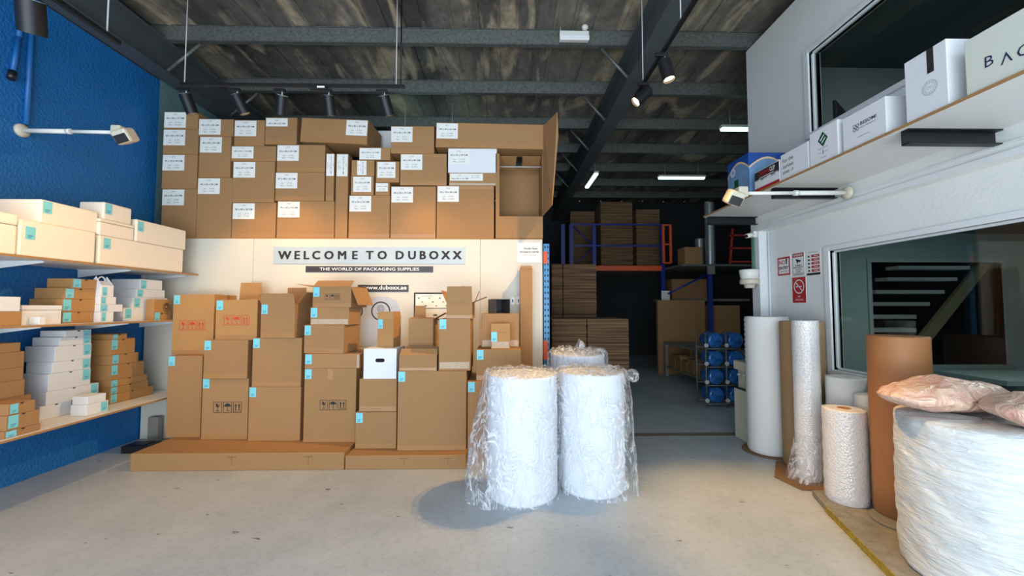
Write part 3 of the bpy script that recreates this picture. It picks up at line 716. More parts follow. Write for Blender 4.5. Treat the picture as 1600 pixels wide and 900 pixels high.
# black open box on top
X0, X1, z0, z1 = fr(774, 798, 467.5, 490, 4.72)
t = thing('black_square_carton', 'small black carton lying open towards the room on the right boxes', 'box', ((X0 + X1)/2, 4.72, LOW['7c'] + .001), R(24))
W = X1 - X0; H = z1 - z0; k = .006; DB = mat('black_card', (52, 52, 54), .5)
b = MB(); b.box(-W/2, W/2, 0, .24, 0, k); b.box(-W/2, W/2, 0, .24, H - k, H); b.box(-W/2, -W/2 + k, 0, .24, k, H - k); b.box(W/2 - k, W/2, 0, .24, k, H - k); b.box(-W/2, W/2, .235, .24, 0, H)
b.build('body', [DB], t)
MB().box(-W/2, W/2, .08, .12, H, H + .001).build('tape', [BLACKP], t)
# tall upright tube carton
X0, X1, z0, z1 = fr(813, 832, 415, 640, 5.12)
z1 = PY(822, 420, 5.12).z
carton('very tall narrow kraft carton leaning by the right end of the white panel', X0, X1, 0.001, z1, 5.12, .15, tape='', flaps=[('f', .035, -3, .02, .98), ('b', .03, -3, 0, 1)])

# ------------------------------------------------------------------ LEFT SHELVES
XE = -3.90
SH = [2.052, 1.482, .590]
for i, z in enumerate(SH):
    lab = ['uppermost white wall shelf carrying foam boxes on the blue wall', 'middle white wall shelf carrying small mailer boxes', 'lowest white wall shelf carrying stacks of mailer boxes'][i]
    t = thing('wall_shelf', lab, 'shelf', ((XL + XE)/2, 3.8, z)); w2 = (XE - XL)/2 - .002
    b = MB(); b.box(-w2, w2, -2.2, 1.48, 0, .018); b.build('board', [SHELFW], t)
    MB().box(w2, w2 + .002, -2.2, 1.48, 0, .018).build('edge_band', [PLYEDGE], t)
    if i < 2:
        for y in (2.8, 3.64, 4.47, 5.24):
            c = MB(); yl = y - 3.8
            c.slab([(-w2, yl, 0), (w2 - .12, yl, 0), (w2 - .12, yl, -.012), (-w2, yl, -.085)], (0, 1, 0), .006); c.box(-w2, w2 - .12, yl - .012, yl + .018, -.004, 0)
            c.build('bracket', [WTRIM], t)
def shx(near, far, yt, yb, X):
    a = PX(near, (yt + yb)/2, X); c = PX(far, (yt + yb)/2, X); return a.y, c.y, PX(near, yt, X).z, PX(near, yb, X).z
TOPZ = {}
def lsh(key, near, far, yt, sup, X, D, label, yb=None, ref=None, clamp=5.24, **kw):
    a = PX(near, yt, X) ; c = PX(far, yt, X); rf = PX(ref if ref is not None else near, yt, X)
    y0, y1 = a.y, min(c.y, clamp)
    z0 = sup if isinstance(sup, float) else TOPZ[sup]
    z1 = rf.z; TOPZ[key] = z1
    kw.setdefault('tape', ''); kw.setdefault('bev', .003)
    return carton(label, y0 + .002, y1 - .002, z0 + .001, z1, X, D, frame='left', **kw)
S0, S1, S2 = SH[0] + .018, SH[1] + .018, SH[2] + .018
fo = dict(m=FOAM, bev=.012, name='foam_box', cat='box', seam=False)
lsh('A', 31, 151.5, 342, S0, -3.92, .42, 'long white foam box at the front of the top shelf, under another', tagat=(.04, .05), **fo)
TOPZ['A2'] = 0
carton('white foam box with a lid nearest the viewer on the top shelf', 2.55, PX(28, 350, -3.92).y, S0 + .001, PX(28, 336, -3.92).z, -3.92, .42, frame='left', tape='', lid=.085, **fo)
lsh('B', 64, 155, 310.7, 'A', -3.94, .42, 'white foam box stacked on top of the front foam boxes on the top shelf', tagat=(.015, .01), **fo)
lsh('F', 155.5, 288, 367, S0, -3.92, .42, 'long white foam box at the far end of the top shelf, bottom layer', tagat=(.04, .02), **fo)
lsh('D', 155.5, 211, 340.5, 'F', -3.92, .36, 'low white foam box with a lid between two others on the top shelf', tape='', lid=.03, **fo)
lsh('E', 213.5, 292, 342, 'F', -3.91, .40, 'white foam box on the far right of the top shelf, upper layer', tagat=(.015, .02), **fo)
lsh('C', 162.5, 207, 315, 'D', -3.93, .24, 'small white foam box topmost in the middle of the top shelf', tagat=(.012, .01), **fo)
# middle shelf
wc = dict(m=WCARD, seam=False, name='mailer_box'); kc = dict(m=KRAFT_W, mailer=True, name='mailer_box')
carton('kraft box at the near end of the middle shelf, beneath a white one', 2.95, PX(34, 497, -3.95).y, S1 + .001, PX(34, 486.5, -3.95).z, -3.95, .25, frame='left', tape='', tagat=(.16, .01), m=KRAFT_W, seam=False, name='mailer_box')
zz = PX(34, 486.5, -3.95).z
carton('white box on a kraft box at the near end of the middle shelf', 2.98, PX(32, 475, -3.95).y, zz + .001, PX(32, 464, -3.95).z, -3.95, .22, frame='left', tape='', tagat=(.13, .01), **wc)
lsh('m3', 34.5, 97, 477, S1, -4.02, .2, 'wide white box with a shallow lid on the middle shelf', lid=.04, ref=60, **{**wc, 'bev': .002})
lsh('m4', 61, 72, 495, S1, -3.925, .085, 'tiny white box in front of the wide white lidded one', **wc)
lsh('mb4', 97.5, 146, 487.5, S1, -4.05, .24, 'kraft mailer box at the bottom of the middle shelf stack', tagat=(.002, .004), **kc)
lsh('mb3', 97.5, 152, 467, 'mb4', -4.05, .3, 'kraft mailer box second from the bottom of the middle shelf stack', tagat=(.004, .004), **kc)
lsh('mb2', 102, 149, 450, 'mb3', -4.05, .28, 'kraft mailer box second from the top of the middle shelf stack', tagat=(.002, .004), **kc)
lsh('mb1', 114, 155, 435, 'mb2', -4.05, .24, 'topmost kraft mailer box of the middle shelf stack', tagat=(.002, .004), **kc)
lsh('g4', 155.5, 178, 487.5, S1, -4.0, .12, 'small white box at the bottom beside the kraft mailer stack', tagat=(.02, .004), **wc)
lsh('g3', 156, 192, 475.5, 'g4', -4.0, .12, 'thin white box second from the bottom beneath the gable box', tagat=(.004, .004), **wc)
lsh('g2', 157, 182, 463.5, 'g3', -4.0, .12, 'small white box directly beneath the gable box', tagat=(.004, .004), **wc)
# gable box
a = PX(158, 463, -4.0); c = PX(177, 463, -4.0); zb = TOPZ['g2'] + .001; Hh = PX(158, 446, -4.0).z - zb
t = thing('gable_box', 'white gable-top carry box with a handle on the middle shelf', 'box', (-4.0, (a.y + c.y)/2, zb), R(90)); w2 = (c.y - a.y)/2; Dp = .13
b = MB(); b.box(-w2, w2, 0, Dp, 0, Hh)
for sx in (-1, 1): b.slab([(sx*w2, 0, Hh), (sx*w2, Dp, Hh), (sx*w2*.9, Dp/2, Hh + .095)], (-sx, 0, 0), .004)
b.slab([(-w2*.93, .002, Hh), (w2*.93, .002, Hh), (w2*.7, Dp/2, Hh + .05), (-w2*.7, Dp/2, Hh + .05)], (0, 1, 0), .004); b.slab([(-w2*.93, Dp - .002, Hh), (w2*.93, Dp - .002, Hh), (w2*.7, Dp/2, Hh + .05), (-w2*.7, Dp/2, Hh + .05)], (0, -1, 0), .004)
b.build('body', [WCARD], t)
c_ = MB(); pts = [(w2*.6*math.cos(q), Dp/2, Hh + .045 + .045*math.sin(q)) for q in [math.pi*i/8 for i in range(9)]]; c_.tube(pts, .007, 6); c_.build('handle', [WCARD], t)
add_tag(t, -w2 + .01, .01, .05, .085)
lsh('w4', 193, 240, 481, S1, -4.1, .3, 'white box at the bottom of the far white stack on the middle shelf', tagat=(.02, .01), **wc)
lsh('w3', 207, 262, 464.5, 'w4', -4.1, .32, 'white box second from the bottom of the far white stack on the middle shelf', tagat=(.02, .01), **wc)
lsh('w2', 213, 258, 451.5, 'w3', -4.1, .3, 'white box second from the top of the far white stack on the middle shelf', tagat=(.01, .006), **wc)
lsh('w1', 219, 254, 436, 'w2', -4.1, .32, 'topmost white box of the far stack on the middle shelf', tagat=(.01, .01), **wc)
def moon(t, W, D, H):
    b = MB(); M = FR(W*.22, H*.62, -.0016); b.ring2d(M, .05, .008, 0); M = FR(W*.21, H*.64, -.002); b.ring2d(M, .033, .012, 0, ex=.8)
    M = FR(W*.1, H*.3, -.0016); b.rect2d(M, -.01, .01, .07, .014, 0); b.rect2d(M, .01, -.005, .06, -.001, 0); b.poly2d(M, [(-.05, -.004), (-.02, -.004), (-.035, .018)], 0)
    b.build('printed_emblem', [INK], t)
lsh('k1', 241, 268, 467.5, S1, -3.98, .09, 'reddish kraft box with a round printed emblem at the far end of the middle shelf', tagat=(.01, .15), m=KRAFT_W, seam=False, name='mailer_box', extra=moon)
# lower shelf
X = -4.2
names = ['sixth', 'fifth', 'fourth', 'third', 'second', 'topmost']
zz = S2
for i, (far, z1) in enumerate([(52, .73), (52, .88), (41, 1.02), (38, 1.13), (38, 1.267), (31, 1.345)]):
    lab = ['bottom kraft box of the near back stack on the lowest shelf', 'second kraft box from the bottom of the near back stack on the lowest shelf', 'third kraft box from the bottom of the near back stack on the lowest shelf',
           'third kraft box from the top of the near back stack on the lowest shelf', 'second kraft box from the top of the near back stack on the lowest shelf', 'topmost kraft box of the near back stack on the lowest shelf'][i]
    carton(lab, 2.85 + .02*i, PX(far, 560, X).y, zz + .001, z1, X, .33, frame='left', tape='', m=KRAFT, mailer=True, name='mailer_box', bev=.003); zz = z1
zz = S2
for i, (near, far, z1) in enumerate([(8, 65, .665), (10.5, 62, .785), (12.5, 54.5, .875)]):
    lab = ['bottom kraft mailer of the low front stack at the near end of the lowest shelf', 'middle kraft mailer of the low front stack at the near end of the lowest shelf', 'topmost kraft mailer of the low front stack at the near end of the lowest shelf'][i]
    carton(lab, PX(near, 640, -3.95).y, PX(far, 640, -3.95).y, zz + .001, z1, -3.95, .235, frame='left', tape='', m=KRAFT, mailer=True, tagat=(.012, .004), name='mailer_box', bev=.003); zz = z1
X = -4.25
prev = S2
for i, (near, far, yt, Dp, tg) in enumerate([(62, 112, 636, .3, 0), (72, 154, 613, .3, 1), (75.5, 142, 585, .3, 1), (81.5, 142, 566.3, .24, 1), (86, 143.5, 541.5, .28, 1), (93.5, 143, 527.5, .26, 1), (102, 143, 517, .24, 1)]):
    lab = ['bottom white mailer of the tall white stack on the lowest shelf', 'second white mailer from the bottom of the tall white stack', 'third white mailer from the bottom of the tall white stack', 'middle white mailer of the tall white stack on the lowest shelf',
           'third white mailer from the top of the tall white stack', 'second white mailer from the top of the tall white stack', 'topmost white mailer of the tall white stack on the lowest shelf'][i]
    y0 = PX(near, yt, X).y; y1 = PX(far, yt, X).y
    o = lsh('ws%d' % i, near, far, yt, prev, X, Dp, lab, m=WCARD, mailer=True, name='mailer_box', tagat=((y1 - y0) - .085, .006) if tg else None); prev = 'ws%d' % i
lsh('s2', 135, 169.5, 633, S2, -4.0, .15, 'small white box lower of the pair in front of the tall white stack', tagat=(.14, .006), **wc)
lsh('s1', 136.7, 166, 620, 's2', -4.0, .145, 'small white box upper of the pair in front of the tall white stack', **wc)
prev = S2; X = -4.22
for i, (near, far, yt, Dp) in enumerate([(171, 239, 617.5, .3), (171.5, 231.5, 606, .3), (172, 230, 595, .28), (172.5, 225.5, 571, .32), (174, 216.7, 555, .32), (172.5, 211.5, 531, .32), (175, 199, 522.5, .28)]):
    lab = ['bottom kraft mailer of the stepped kraft stack at the far end of the lowest shelf', 'second kraft mailer from the bottom of the stepped kraft stack', 'third kraft mailer from the bottom of the stepped kraft stack', 'middle kraft mailer of the stepped kraft stack',
           'third kraft mailer from the top of the stepped kraft stack', 'second kraft mailer from the top of the stepped kraft stack', 'topmost kraft mailer of the stepped kraft stack'][i]
    lsh('bs%d' % i, near, far, yt, prev, X, Dp, lab, m=KRAFT_W, mailer=True, name='mailer_box', tagat=(.01, .004)); prev = 'bs%d' % i
# floor bits by the corner
t = thing('black_adapter_case', 'black plastic power unit on the floor beneath the lowest shelf end', 'power unit', (*PY(222, 688, 4.85).xy, 0)); t.location.z = .001
b = MB(); b.box(-.17, .14, -.08, .12, 0, .085, bev=.015); b.build('body', [BLACKP], t); MB().box(-.1, .08, -.05, .09, .085, .092, bev=.003).build('cover', [BLACK], t); MB().box(.141, .155, 0, .05, .02, .05).build('plug', [LGREY], t)
a = PY(233, 660, 5.2); c = PY(249, 660, 5.2)
tag(MB().box(a.x, c.x, 5.18, 5.25, 0, .30, bev=.004).build('grey_board_offcut', mat('grey_board', (150, 142, 132), .8, noise_s=4, noise_amt=.2)), 'grey board offcut standing on the floor by the blue wall corner', 'board')

# ------------------------------------------------------------------ SIGNS ON THE PANEL
def panel_M(px, py, d=.0): v = PY(px, py, YP); return FR(v.x, v.z, YP - d)
PB = mat('sign_pale_blue', (176, 192, 202), .35); DKS = mat('sign_dark', (58, 52, 58), .4); WHT = mat('white_ink', (236, 236, 234), .5)
t = thing('welcome_sign', 'pale blue welcome sign with widely spaced dark capitals on the panel', 'sign', PY(578, 399, YP - .004))
w = (PY(728, 399, YP).x - PY(428, 399, YP).x); h = PY(578, 386, YP).z - PY(578, 412, YP).z
MB().box(-w/2, w/2, -.004, .004, -h/2, h/2).build('board', [PB], t)
b = MB(); L_ = 'WELCOME TO DUBOXX'; cx0 = 437; cx1 = 720
xs = [444, 465.5, 484.5, 500, 522, 541.5, 560.5, None, 578.5 + 3, 601, None, 625.5, 646.5, 665, 683, 701, 716.5]
# measured letter centres
xs = {0: 445.5, 1: 465, 2: 479.5, 3: 494.5, 4: 514.5, 5: 535, 6: 555, 8: 578, 9: 597.5, 11: 625, 12: 644, 13: 661, 14: 678, 15: 696.5, 16: 714.5}
for i, ch in enumerate(L_):
    if ch == ' ': continue
    v = PY(xs[i], 399.5, YP) - t.location; [b.text(ch, FR(v.x + dx_, v.z + dz_, -.0055 - k_ * .0003), .152, 0, 0.0) for k_, (dx_, dz_) in enumerate(((0, 0), (-.006, .003), (.006, .003), (-.006, -.003), (.006, -.003)))]
b.build('lettering', [INK], t)
t = thing('slogan_sign', 'narrow dark slogan strip beneath the pale blue welcome sign', 'sign', PY(577.5, 420.7, YP - .003))
w = (PY(677, 421, YP).x - PY(478, 421, YP).x); h = PY(578, 416, YP).z - PY(578, 425.5, YP).z
MB().box(-w/2, w/2, -.003, .003, -h/2, h/2).build('board', [DKS], t)
MB().text('THE WORLD OF PACKAGING SUPPLIES', FR(0, 0, -.0042), .055, 0, .01, width=w*.78).build('lettering', [WHT], t)
t = thing('website_sign', 'dark web address strip partly behind the open boxes', 'sign', PY(599, 450.5, YP - .003))
w = (PY(639, 450, YP).x - PY(560, 450, YP).x); h = PY(600, 445, YP).z - PY(600, 456, YP).z
MB().box(-w/2, w/2, -.003, .003, -h/2, h/2).build('board', [DKS], t)
MB().text('www.duboxx.ae', FR(.02, .008, -.0042), .075, 0, .02, width=w*.86).build('lettering', [WHT], t)
# printed drawing of a laptop page, chat bubble and van
t = thing('monitor_decal', 'printed outline of a screen showing products on the white panel', 'decal', PY(680, 485, YP - .002))
L0 = PY(647, 457, YP) - t.location; L1 = PY(722, 500, YP) - t.location
b = MB(); M = FR(0, 0, -.001); b.rect2d(M, L0.x, L1.z, L1.x, L0.z, 0); M = FR(0, 0, -.002); b.rect2d(M, L0.x + .02, L1.z + .02, L1.x - .02, L0.z - .02, 1)
M = FR(0, 0, -.003)
b.rect2d(M, L0.x + .03, L0.z - .21, L1.x - .03, L0.z - .2, 2)
random.seed(3)
for k in range(9):
    xx = L0.x + .05 + .045*k; zz = L0.z - .08 - .05*(k % 3)
    b.rect2d(M, xx, zz, xx + .025, zz + .016, 3 if k % 2 else 2)
b.rect2d(M, L0.x + .1, L0.z - .045, L0.x + .24, L0.z - .04, 2); b.rect2d(M, L0.x + .12, L1.z + .05, L0.x + .15, L1.z + .085, 3); b.rect2d(M, L0.x + .25, L1.z + .05, L0.x + .3, L1.z + .075, 2)
b.build('print', [INK, mat('print_cream', (242, 238, 220), .6), INKG, mat('print_tan', (180, 150, 100), .6)], t)
t = thing('van_decal', 'pale grey printed van shape with round black-ringed emblems on the panel', 'decal', PY(595, 500, YP - .002))
o = t.location
b = MB(); out = [(566, 470), (590, 463), (606, 464), (620, 470), (625, 484), (628, 541), (556, 541), (560, 480)]
b.poly2d(FR(0, 0, -.0005), [((PY(x, y, YP) - o).x, (PY(x, y, YP) - o).z) for x, y in out][::-1], 0)
for cx_ in (595, 552):
    v = PY(cx_, 486, YP) - o; b.ring2d(FR(v.x, v.z, -.0015), .122, .016, 1, 36); b.ring2d(FR(v.x, v.z + .03, -.0015), .045, .006, 1); b.ring2d(FR(v.x, v.z + .03, -.0015), .025, .006, 1)
    b.rect2d(FR(v.x, v.z, -.0015), -.05, -.04, .05, -.034, 1); b.ring2d(FR(v.x + .03, v.z - .03, -.0018), .018, .005, 1)
b.build('print', [mat('print_pale_grey', (188, 194, 204), .6), INK], t)
# notice sheet
t = thing('notice_sheet', 'white paper notice taped at the top right of the panel', 'notice', PY(827, 395, YP - .002))
a = PY(808, 379, YP) - t.location; c = PY(846, 410, YP) - t.location
b = MB(); b.rect2d(FR(0, 0, -.001), a.x, c.z, c.x - .01, a.z, 0)
b.text('Kindly Note', FR(.02, .055, -.002), .035, 1, .02); b.text('All boxes are sold flat', FR(.0, .012, -.002), .035, 1, .02, width=.25)
b.text('and not assembled', FR(.0, -.03, -.002), .022, 2); b.build('paper', [SHEET, INK, INKG], t)
for px_ in (801, 810):
    v = PY(px_, 470, YP)
    t = thing('wall_socket', 'small white wall socket on the panel beside the tall narrow carton', 'socket', (v.x, YP - .001, v.z), group='wall sockets on the panel')
    MB().box(-.028, .028, -.012, 0, -.055, .055, bev=.004).build('plate', [WPLAST], t)
    MB().box(-.008, .008, -.014, -.012, -.02, .02).build('switch', [INKG], t)
# perforated blue upright next to panel
a = PY(849, 470, YP + .05).x; c = PY(859, 470, YP + .05).x; zt = PY(854, 381, YP + .05).z
t = thing('rack_upright', 'light blue perforated rack upright at the right edge of the white panel', 'rack', ((a + c)/2, YP + .05, 0)); w2 = (c - a)/2
b = MB(); b.box(-w2, w2, 0, .004, 0, zt); b.box(-w2, -w2 + .004, 0, .07, 0, zt); b.box(w2 - .004, w2, 0, .07, 0, zt)
z = .1
while z < zt - .03:
    for sx in (-.45, .45): b.box(w2*sx - .007, w2*sx + .007, -.001, 0, z, z + .028, m=1)
    z += .075
b.build('post', [RBLUE2, DARKC], t)
for (ya, yb) in ((393, 412), (532, 562)):
    MB().box(-w2, w2*.35, -.006, -.001, PY(854, yb, YP + .05).z, PY(854, ya, YP + .05).z).build('beam_end', [ORANGE], t)

# ------------------------------------------------------------------ FOAM ROLLS IN FILM
def roll(label, x, y, r, z0, z1, m, name='foam_roll', bands=30, amp=.004, seg=64, group=None, core=.04, cat='roll', jag=.0, corem=None, lean=0):
    t = thing(name, label, cat, (x, y, z0), group=group)
    H = z1 - z0; prof = []
    prof.append((r * .96, 0)); n = bands
    for i in range(n * 2 + 1):
        zz = .01 + (H - .02) * i / (n * 2); prof.append((r + (amp if i % 2 else -amp) * (1 if r > .1 else .4), zz))
    prof += [(r * .985, H), (r * .9, H + .002)]
    fn = lambda rr, zz, a, k: (rr * (1 + .012 * math.sin(3 * a + x * 7) * 1 + jag * noise.noise(Vector((math.cos(a) * 2, math.sin(a) * 2, zz * 6)))), zz)
    b = MB(); b.lathe(prof, seg, 0, fn=fn, cap=False)
    b.build('wound_sheet', [m], t)
    # top end: wound layers as shallow rings
    e = MB(); pr = []; k = 0; rr = r * .9
    while rr > core: pr.append((rr, H + (.002 if k % 2 else -.001))); rr -= r * .045; k += 1
    pr += [(core, H), (core, H - .25)]
    e.lathe(pr, seg // 2, 0, cap=False, fn=lambda a_, b_, c_, d_: (a_ * (1 + .012 * math.sin(3 * c_ + x * 7)), b_))
    e.build('rolled_end', [m], t)
    if corem:
        c = MB(); c.lathe([(core, H - .2), (core, H + .006), (core - .006, H + .006), (core - .006, H - .2)], 20, 0, cap=False); c.build('core_tube', [corem], t)
    return t
def film_bag(t, r, H, flare, th0, seed, knot=None, top=.03, wr=.02, flw=.9):
    b = MB(); seg = 110; prof = []
    n = 44
    for i in range(n + 1): prof.append((1.0, H * i / n))
    def fn(rr, zz, a, k):
        v = zz / H; d = math.cos((a - th0)); fl = flare * max(0, d) ** 3 * (1 - v) ** flw
        nz = noise.fractal(Vector((math.cos(a) * 3 + seed, math.sin(a) * 3, zz * 1.3)), .9, 2, 4)
        ridge = (1 - abs(noise.noise(Vector((a * 3.2 + seed, zz * .9 + a, seed)))) * 2)
        R_ = r + .014 + fl + wr * abs(nz) + .012 * max(0, ridge) + .35 * fl * abs(nz)
        return (R_, .004 + zz + (.015 * nz if 0 < k < n else 0))
    b.lathe(prof, seg, 0, fn=fn, cap=False)
    # crumpled lid
    lid = []
    for j in range(14): lid.append((1 - j / 13.6, H))
    def fl2(rr, zz, a, k):
        nz = noise.fractal(Vector((math.cos(a) * rr * 6 + seed, math.sin(a) * rr * 6, 3.3)), .9, 2, 4)
        R1 = fn(1, H, a, 44)[0]
        return (R1 * rr, H + .004 + (top * (.5 + nz) * (1 if k else 0)) * (1 if rr > .05 else .6))
    b.lathe(lid, seg, 0, fn=fl2, cap=False)
    b.build('clear_bag', [MATS['clear_film']], t)
def knot_mesh(center, rad, seed, t, axis=(1, 0, .3)):
    b = MB(); ax = Vector(axis).normalized(); q = ax.to_track_quat('Z', 'Y').to_matrix()
    rings = []
    prof = [(.02, -.5), (.25, -.38), (.5, -.15), (.8, .2), (1, .6), (.95, 1), (.6, 1.25), (.2, 1.3)]
    for (rr, zz) in prof:
        ring = []
        for i in range(36):
            a = 2 * math.pi * i / 36; f = 1 + .35 * noise.noise(Vector((math.cos(a) * 2.5, math.sin(a) * 2.5, zz + seed)))
            ring.append(b.bm.verts.new(Vector(center) + q @ Vector((rr * rad * f * math.cos(a), rr * rad * f * .7 * math.sin(a), zz * rad))))
        rings.append(ring)
    for A_, B_ in zip(rings[:-1], rings[1:]):
        for i in range(36):
            j = (i + 1) % 36; f = b.bm.faces.new([A_[i], A_[j], B_[j], B_[i]]); f.smooth = True
    b.build('bag_knot', [MATS['clear_film']], t)
xf = lambda px, Y: PY(px, 650, Y).x
t = roll('white foam roll in a clear plastic bag, left of the standing pair', xf(815.5, 3.74), 3.74, .312, 0.001, 1.05, FOAMR)
film_bag(t, .312, 1.06, .17, R(190), 1.7)
t = roll('white foam roll in a clear plastic bag, right of the standing pair', xf(924, 3.86), 3.86, .302, 0.001, 1.05, FOAMR)
film_bag(t, .305, 1.06, .075, R(-35), 8.2, flw=.6)
knot_mesh((.36, .08, 1.0), .085, 2, t, (1, 0, -.12)); knot_mesh((.33, .2, .62), .07, 5, t, (.5, .4, -1))
t = roll('white foam roll in a knotted bag behind the standing pair', xf(903, 4.62), 4.62, .30, 0.001, 1.13, FOAMR)
film_bag(t, .30, 1.14, .02, R(0), 4.1, top=.06); knot_mesh((0.02, -.05, 1.26), .07, 9, t, (.2, 0, -1))

# ------------------------------------------------------------------ RIGHT WALL ROLLS
CB = mat('flattened_cardboard', (136, 104, 70), .85, noise_s=5, noise_amt=.25)
b = MB(); b.slab([(*PX(1210, 737, 2.62).xy, .001), (2.68, 3.72, .001), (3.0, 3.66, .001), (3.02, 4.0, .001), (3.32, 4.02, .001), (3.32, 4.35, .001), (2.9, 4.4, .001)], (0, 0, 1), .012)
tag(b.build('cardboard_mat', CB), 'brown cardboard mat on the floor beneath the tall clear bubble roll', 'mat')
b = MB(); b.lathe([(.27, 0), (.27, .01)], 24, 0); 
tag(b.build('cardboard_mat', CB, loc=(3.03, 4.72, .001)), 'brown cardboard mat under the tall ribbed foam roll', 'mat')
# low platform with yellow edge
t = thing('low_platform', 'low wooden platform with a yellow edge beneath the short rolls', 'platform', (2.95, 3.2, 0.001))
P0 = [(2.70 - 2.95, .42), (2.60 - 2.95, .14), (2.26 - 2.95, -.98), (3.33 - 2.95, -.98), (3.33 - 2.95, .42)]
MB().slab([(x, y, 0) for x, y in P0][::-1], (0, 0, 1), .045).build('deck', [WORNW], t)
e = MB(); a_, c_ = Vector((2.60 - 2.95 - .004, .14, 0)), Vector((2.26 - 2.95 - .004, -.98, 0)); e.slab([a_, c_, c_ + Vector((0, 0, .05)), a_ + Vector((0, 0, .05))], (-1, 0.3, 0), .006)
e.build('yellow_strip', [YELLOW], t)
roll('tall ribbed white foam roll standing beside the doorway', 3.04, 4.72, .222, .012, 1.54, mat('ribbed_foam', (226, 224, 220), .7, bump=.2, bump_s=80), bands=26, amp=.0045)
roll('tall brown corrugated cardboard roll behind the clear bubble roll', 3.13, 4.28, .198, .014, 1.50, mat('corrugated_roll', (172, 138, 98), .8, noise_s=6, noise_amt=.08, stretch=(14, 14, .4)), name='corrugated_roll', bands=4, amp=.0)
t = roll('tall slim clear bubble wrap roll leaning on the brown corrugated roll', 2.93, 3.95, .112, .014, 1.52, MATS['bubble'], name='bubble_wrap_roll', bands=8, amp=.001)
b = MB()
def skirt(rr, zz, a, k):
    d = max(0, math.cos(a - R(205))); nz = noise.noise(Vector((a * 3, zz * 6, 1)))
    return (.116 + d * .12 * (1 - zz / .42) + .012 * nz, zz)
b.lathe([(.11, .006 + .42 * i / 12) for i in range(13)], 48, 0, fn=skirt, cap=False); b.build('loose_film', [MATS['clear_film']], t)
roll('short white foam roll behind the small bubble wrap roll', 3.19, 3.81, .155, .001, 1.0, mat('foam_roll_warm', (226, 222, 214), .7, bump=.2, bump_s=90), bands=5, amp=.001)
roll('small bubble wrap roll with a torn brown core end', 2.86, 3.44, .152, .047, .80, MATS['bubble'], name='bubble_wrap_roll', bands=6, amp=.002, core=.045, corem=KROLL)
roll('short white foam roll half hidden behind the orange-brown paper roll', 3.175, 3.53, .118, .047, .89, mat('foam_roll_warm', (226, 222, 214)), bands=5, amp=.001)
roll('orange-brown kraft paper roll standing against the office window', 3.08, 3.17, .188, .062, 1.425, KROLL, name='kraft_paper_roll', bands=3, amp=0, core=.045)
tag(MB().lathe([(.195, 0), (.2, .006), (.195, .014)], 36, 0).build('grey_disc', mat('grey_board_disc', (128, 124, 118), .7), loc=(2.98, 3.08, .047)), 'grey round board beneath the orange-brown paper roll', 'board')
# tall bale
t = thing('foam_bale', 'huge white foam roll in crinkled film at the right edge', 'roll', (2.90, 2.46, .047))
b = MB(); Hb = .925; rb = .405
def fb(rr, zz, a, k):
    nz = noise.fractal(Vector((math.cos(a) * 1.5, math.sin(a) * 1.5, zz * 7 + a * .8)), .8, 2, 4)
    w = .02 * math.sin(zz * 3.1) + .015 * math.sin(2 * a)
    return (rr * (1 + w) + .012 * nz * (1 if rr > .3 else 0), zz + .012 * nz * (1 if zz > .3 else 0))
b.lathe([(rb * .97, 0)] + [(rb, .01 + (Hb - .05) * i / 60) for i in range(61)] + [(rb * .985, Hb - .015), (rb * .95, Hb), (rb * .7, Hb + .005), (rb * .4, Hb), (.01, Hb)], 140, 0, fn=fb, cap=False)
b.build('wrapped_body', [MATS['crinkle']], t)
# pink bags
def bag(label, c, dims, rz, seed, ex=2.6, rotx=0, droop=0):
    b = MB(); nu, nv = 72, 36; V = []
    sp = lambda v, p: math.copysign(abs(v) ** p, v)
    for j in range(nv + 1):
        ph = -math.pi/2 + math.pi * j / nv; row = []
        for i in range(nu):
            th = 2 * math.pi * i / nu; e = 2 / ex
            p = Vector((sp(math.cos(ph), .8) * sp(math.cos(th), e) * dims[0], sp(math.cos(ph), .8) * sp(math.sin(th), e) * dims[1], sp(math.sin(ph), 1) * dims[2]))
            nz = noise.fractal(Vector((p.x * 5 + seed, p.y * 5, p.z * 7)), .9, 2, 4)
            cr = abs(noise.noise(Vector((p.x * 9, p.y * 4 + seed, p.z * 3))))
            taper = 1 - .35 * abs(p.x / dims[0]) ** 2
            p = Vector((p.x, p.y * (1 + .1 * nz), p.z * taper * (1 + .25 * nz) - .03 * cr * (p.z > 0)))
            p.z -= droop * (p.x / dims[0]) ** 2
            row.append(b.bm.verts.new(p))
        V.append(row)
    for j in range(nv):
        for i in range(nu):
            k = (i + 1) % nu; f = b.bm.faces.new([V[j][i], V[j][k], V[j+1][k], V[j+1][i]]); f.smooth = True
    bmesh.ops.remove_doubles(b.bm, verts=b.bm.verts[:], dist=.0005)
    return tag(b.build('pink_foam_bag', [MATS['pink']], loc=c, rot=(rotx, 0, R(rz))), label, 'bag')
bag('pink antistatic bag lying across the huge white roll, its end pointing left', (2.84, 2.62, 1.092), (.42, .19, .10), 8, 2.0)
bag('pink foam sheet bag slumped over the front of the huge white roll', (3.02, 2.20, 1.085), (.30, .20, .10), -20, 5.0, ex=3.4)
# crumpled paper behind
b = MB(); g = [[b.bm.verts.new((i * .035, j * .03, .03 * noise.noise(Vector((i * .5, j * .5, 2))) + .02 * (i % 2))) for j in range(6)] for i in range(9)]
for i in range(8):
    for j in range(5): b.bm.faces.new([g[i][j], g[i+1][j], g[i+1][j+1], g[i][j+1]])
tag(b.build('crumpled_paper', mat('cream_paper', (220, 208, 184), .7), loc=(2.86, 2.72, 1.10), rot=(0, R(-6), R(10))), 'crumpled cream paper sheet behind the pink bags', 'paper')

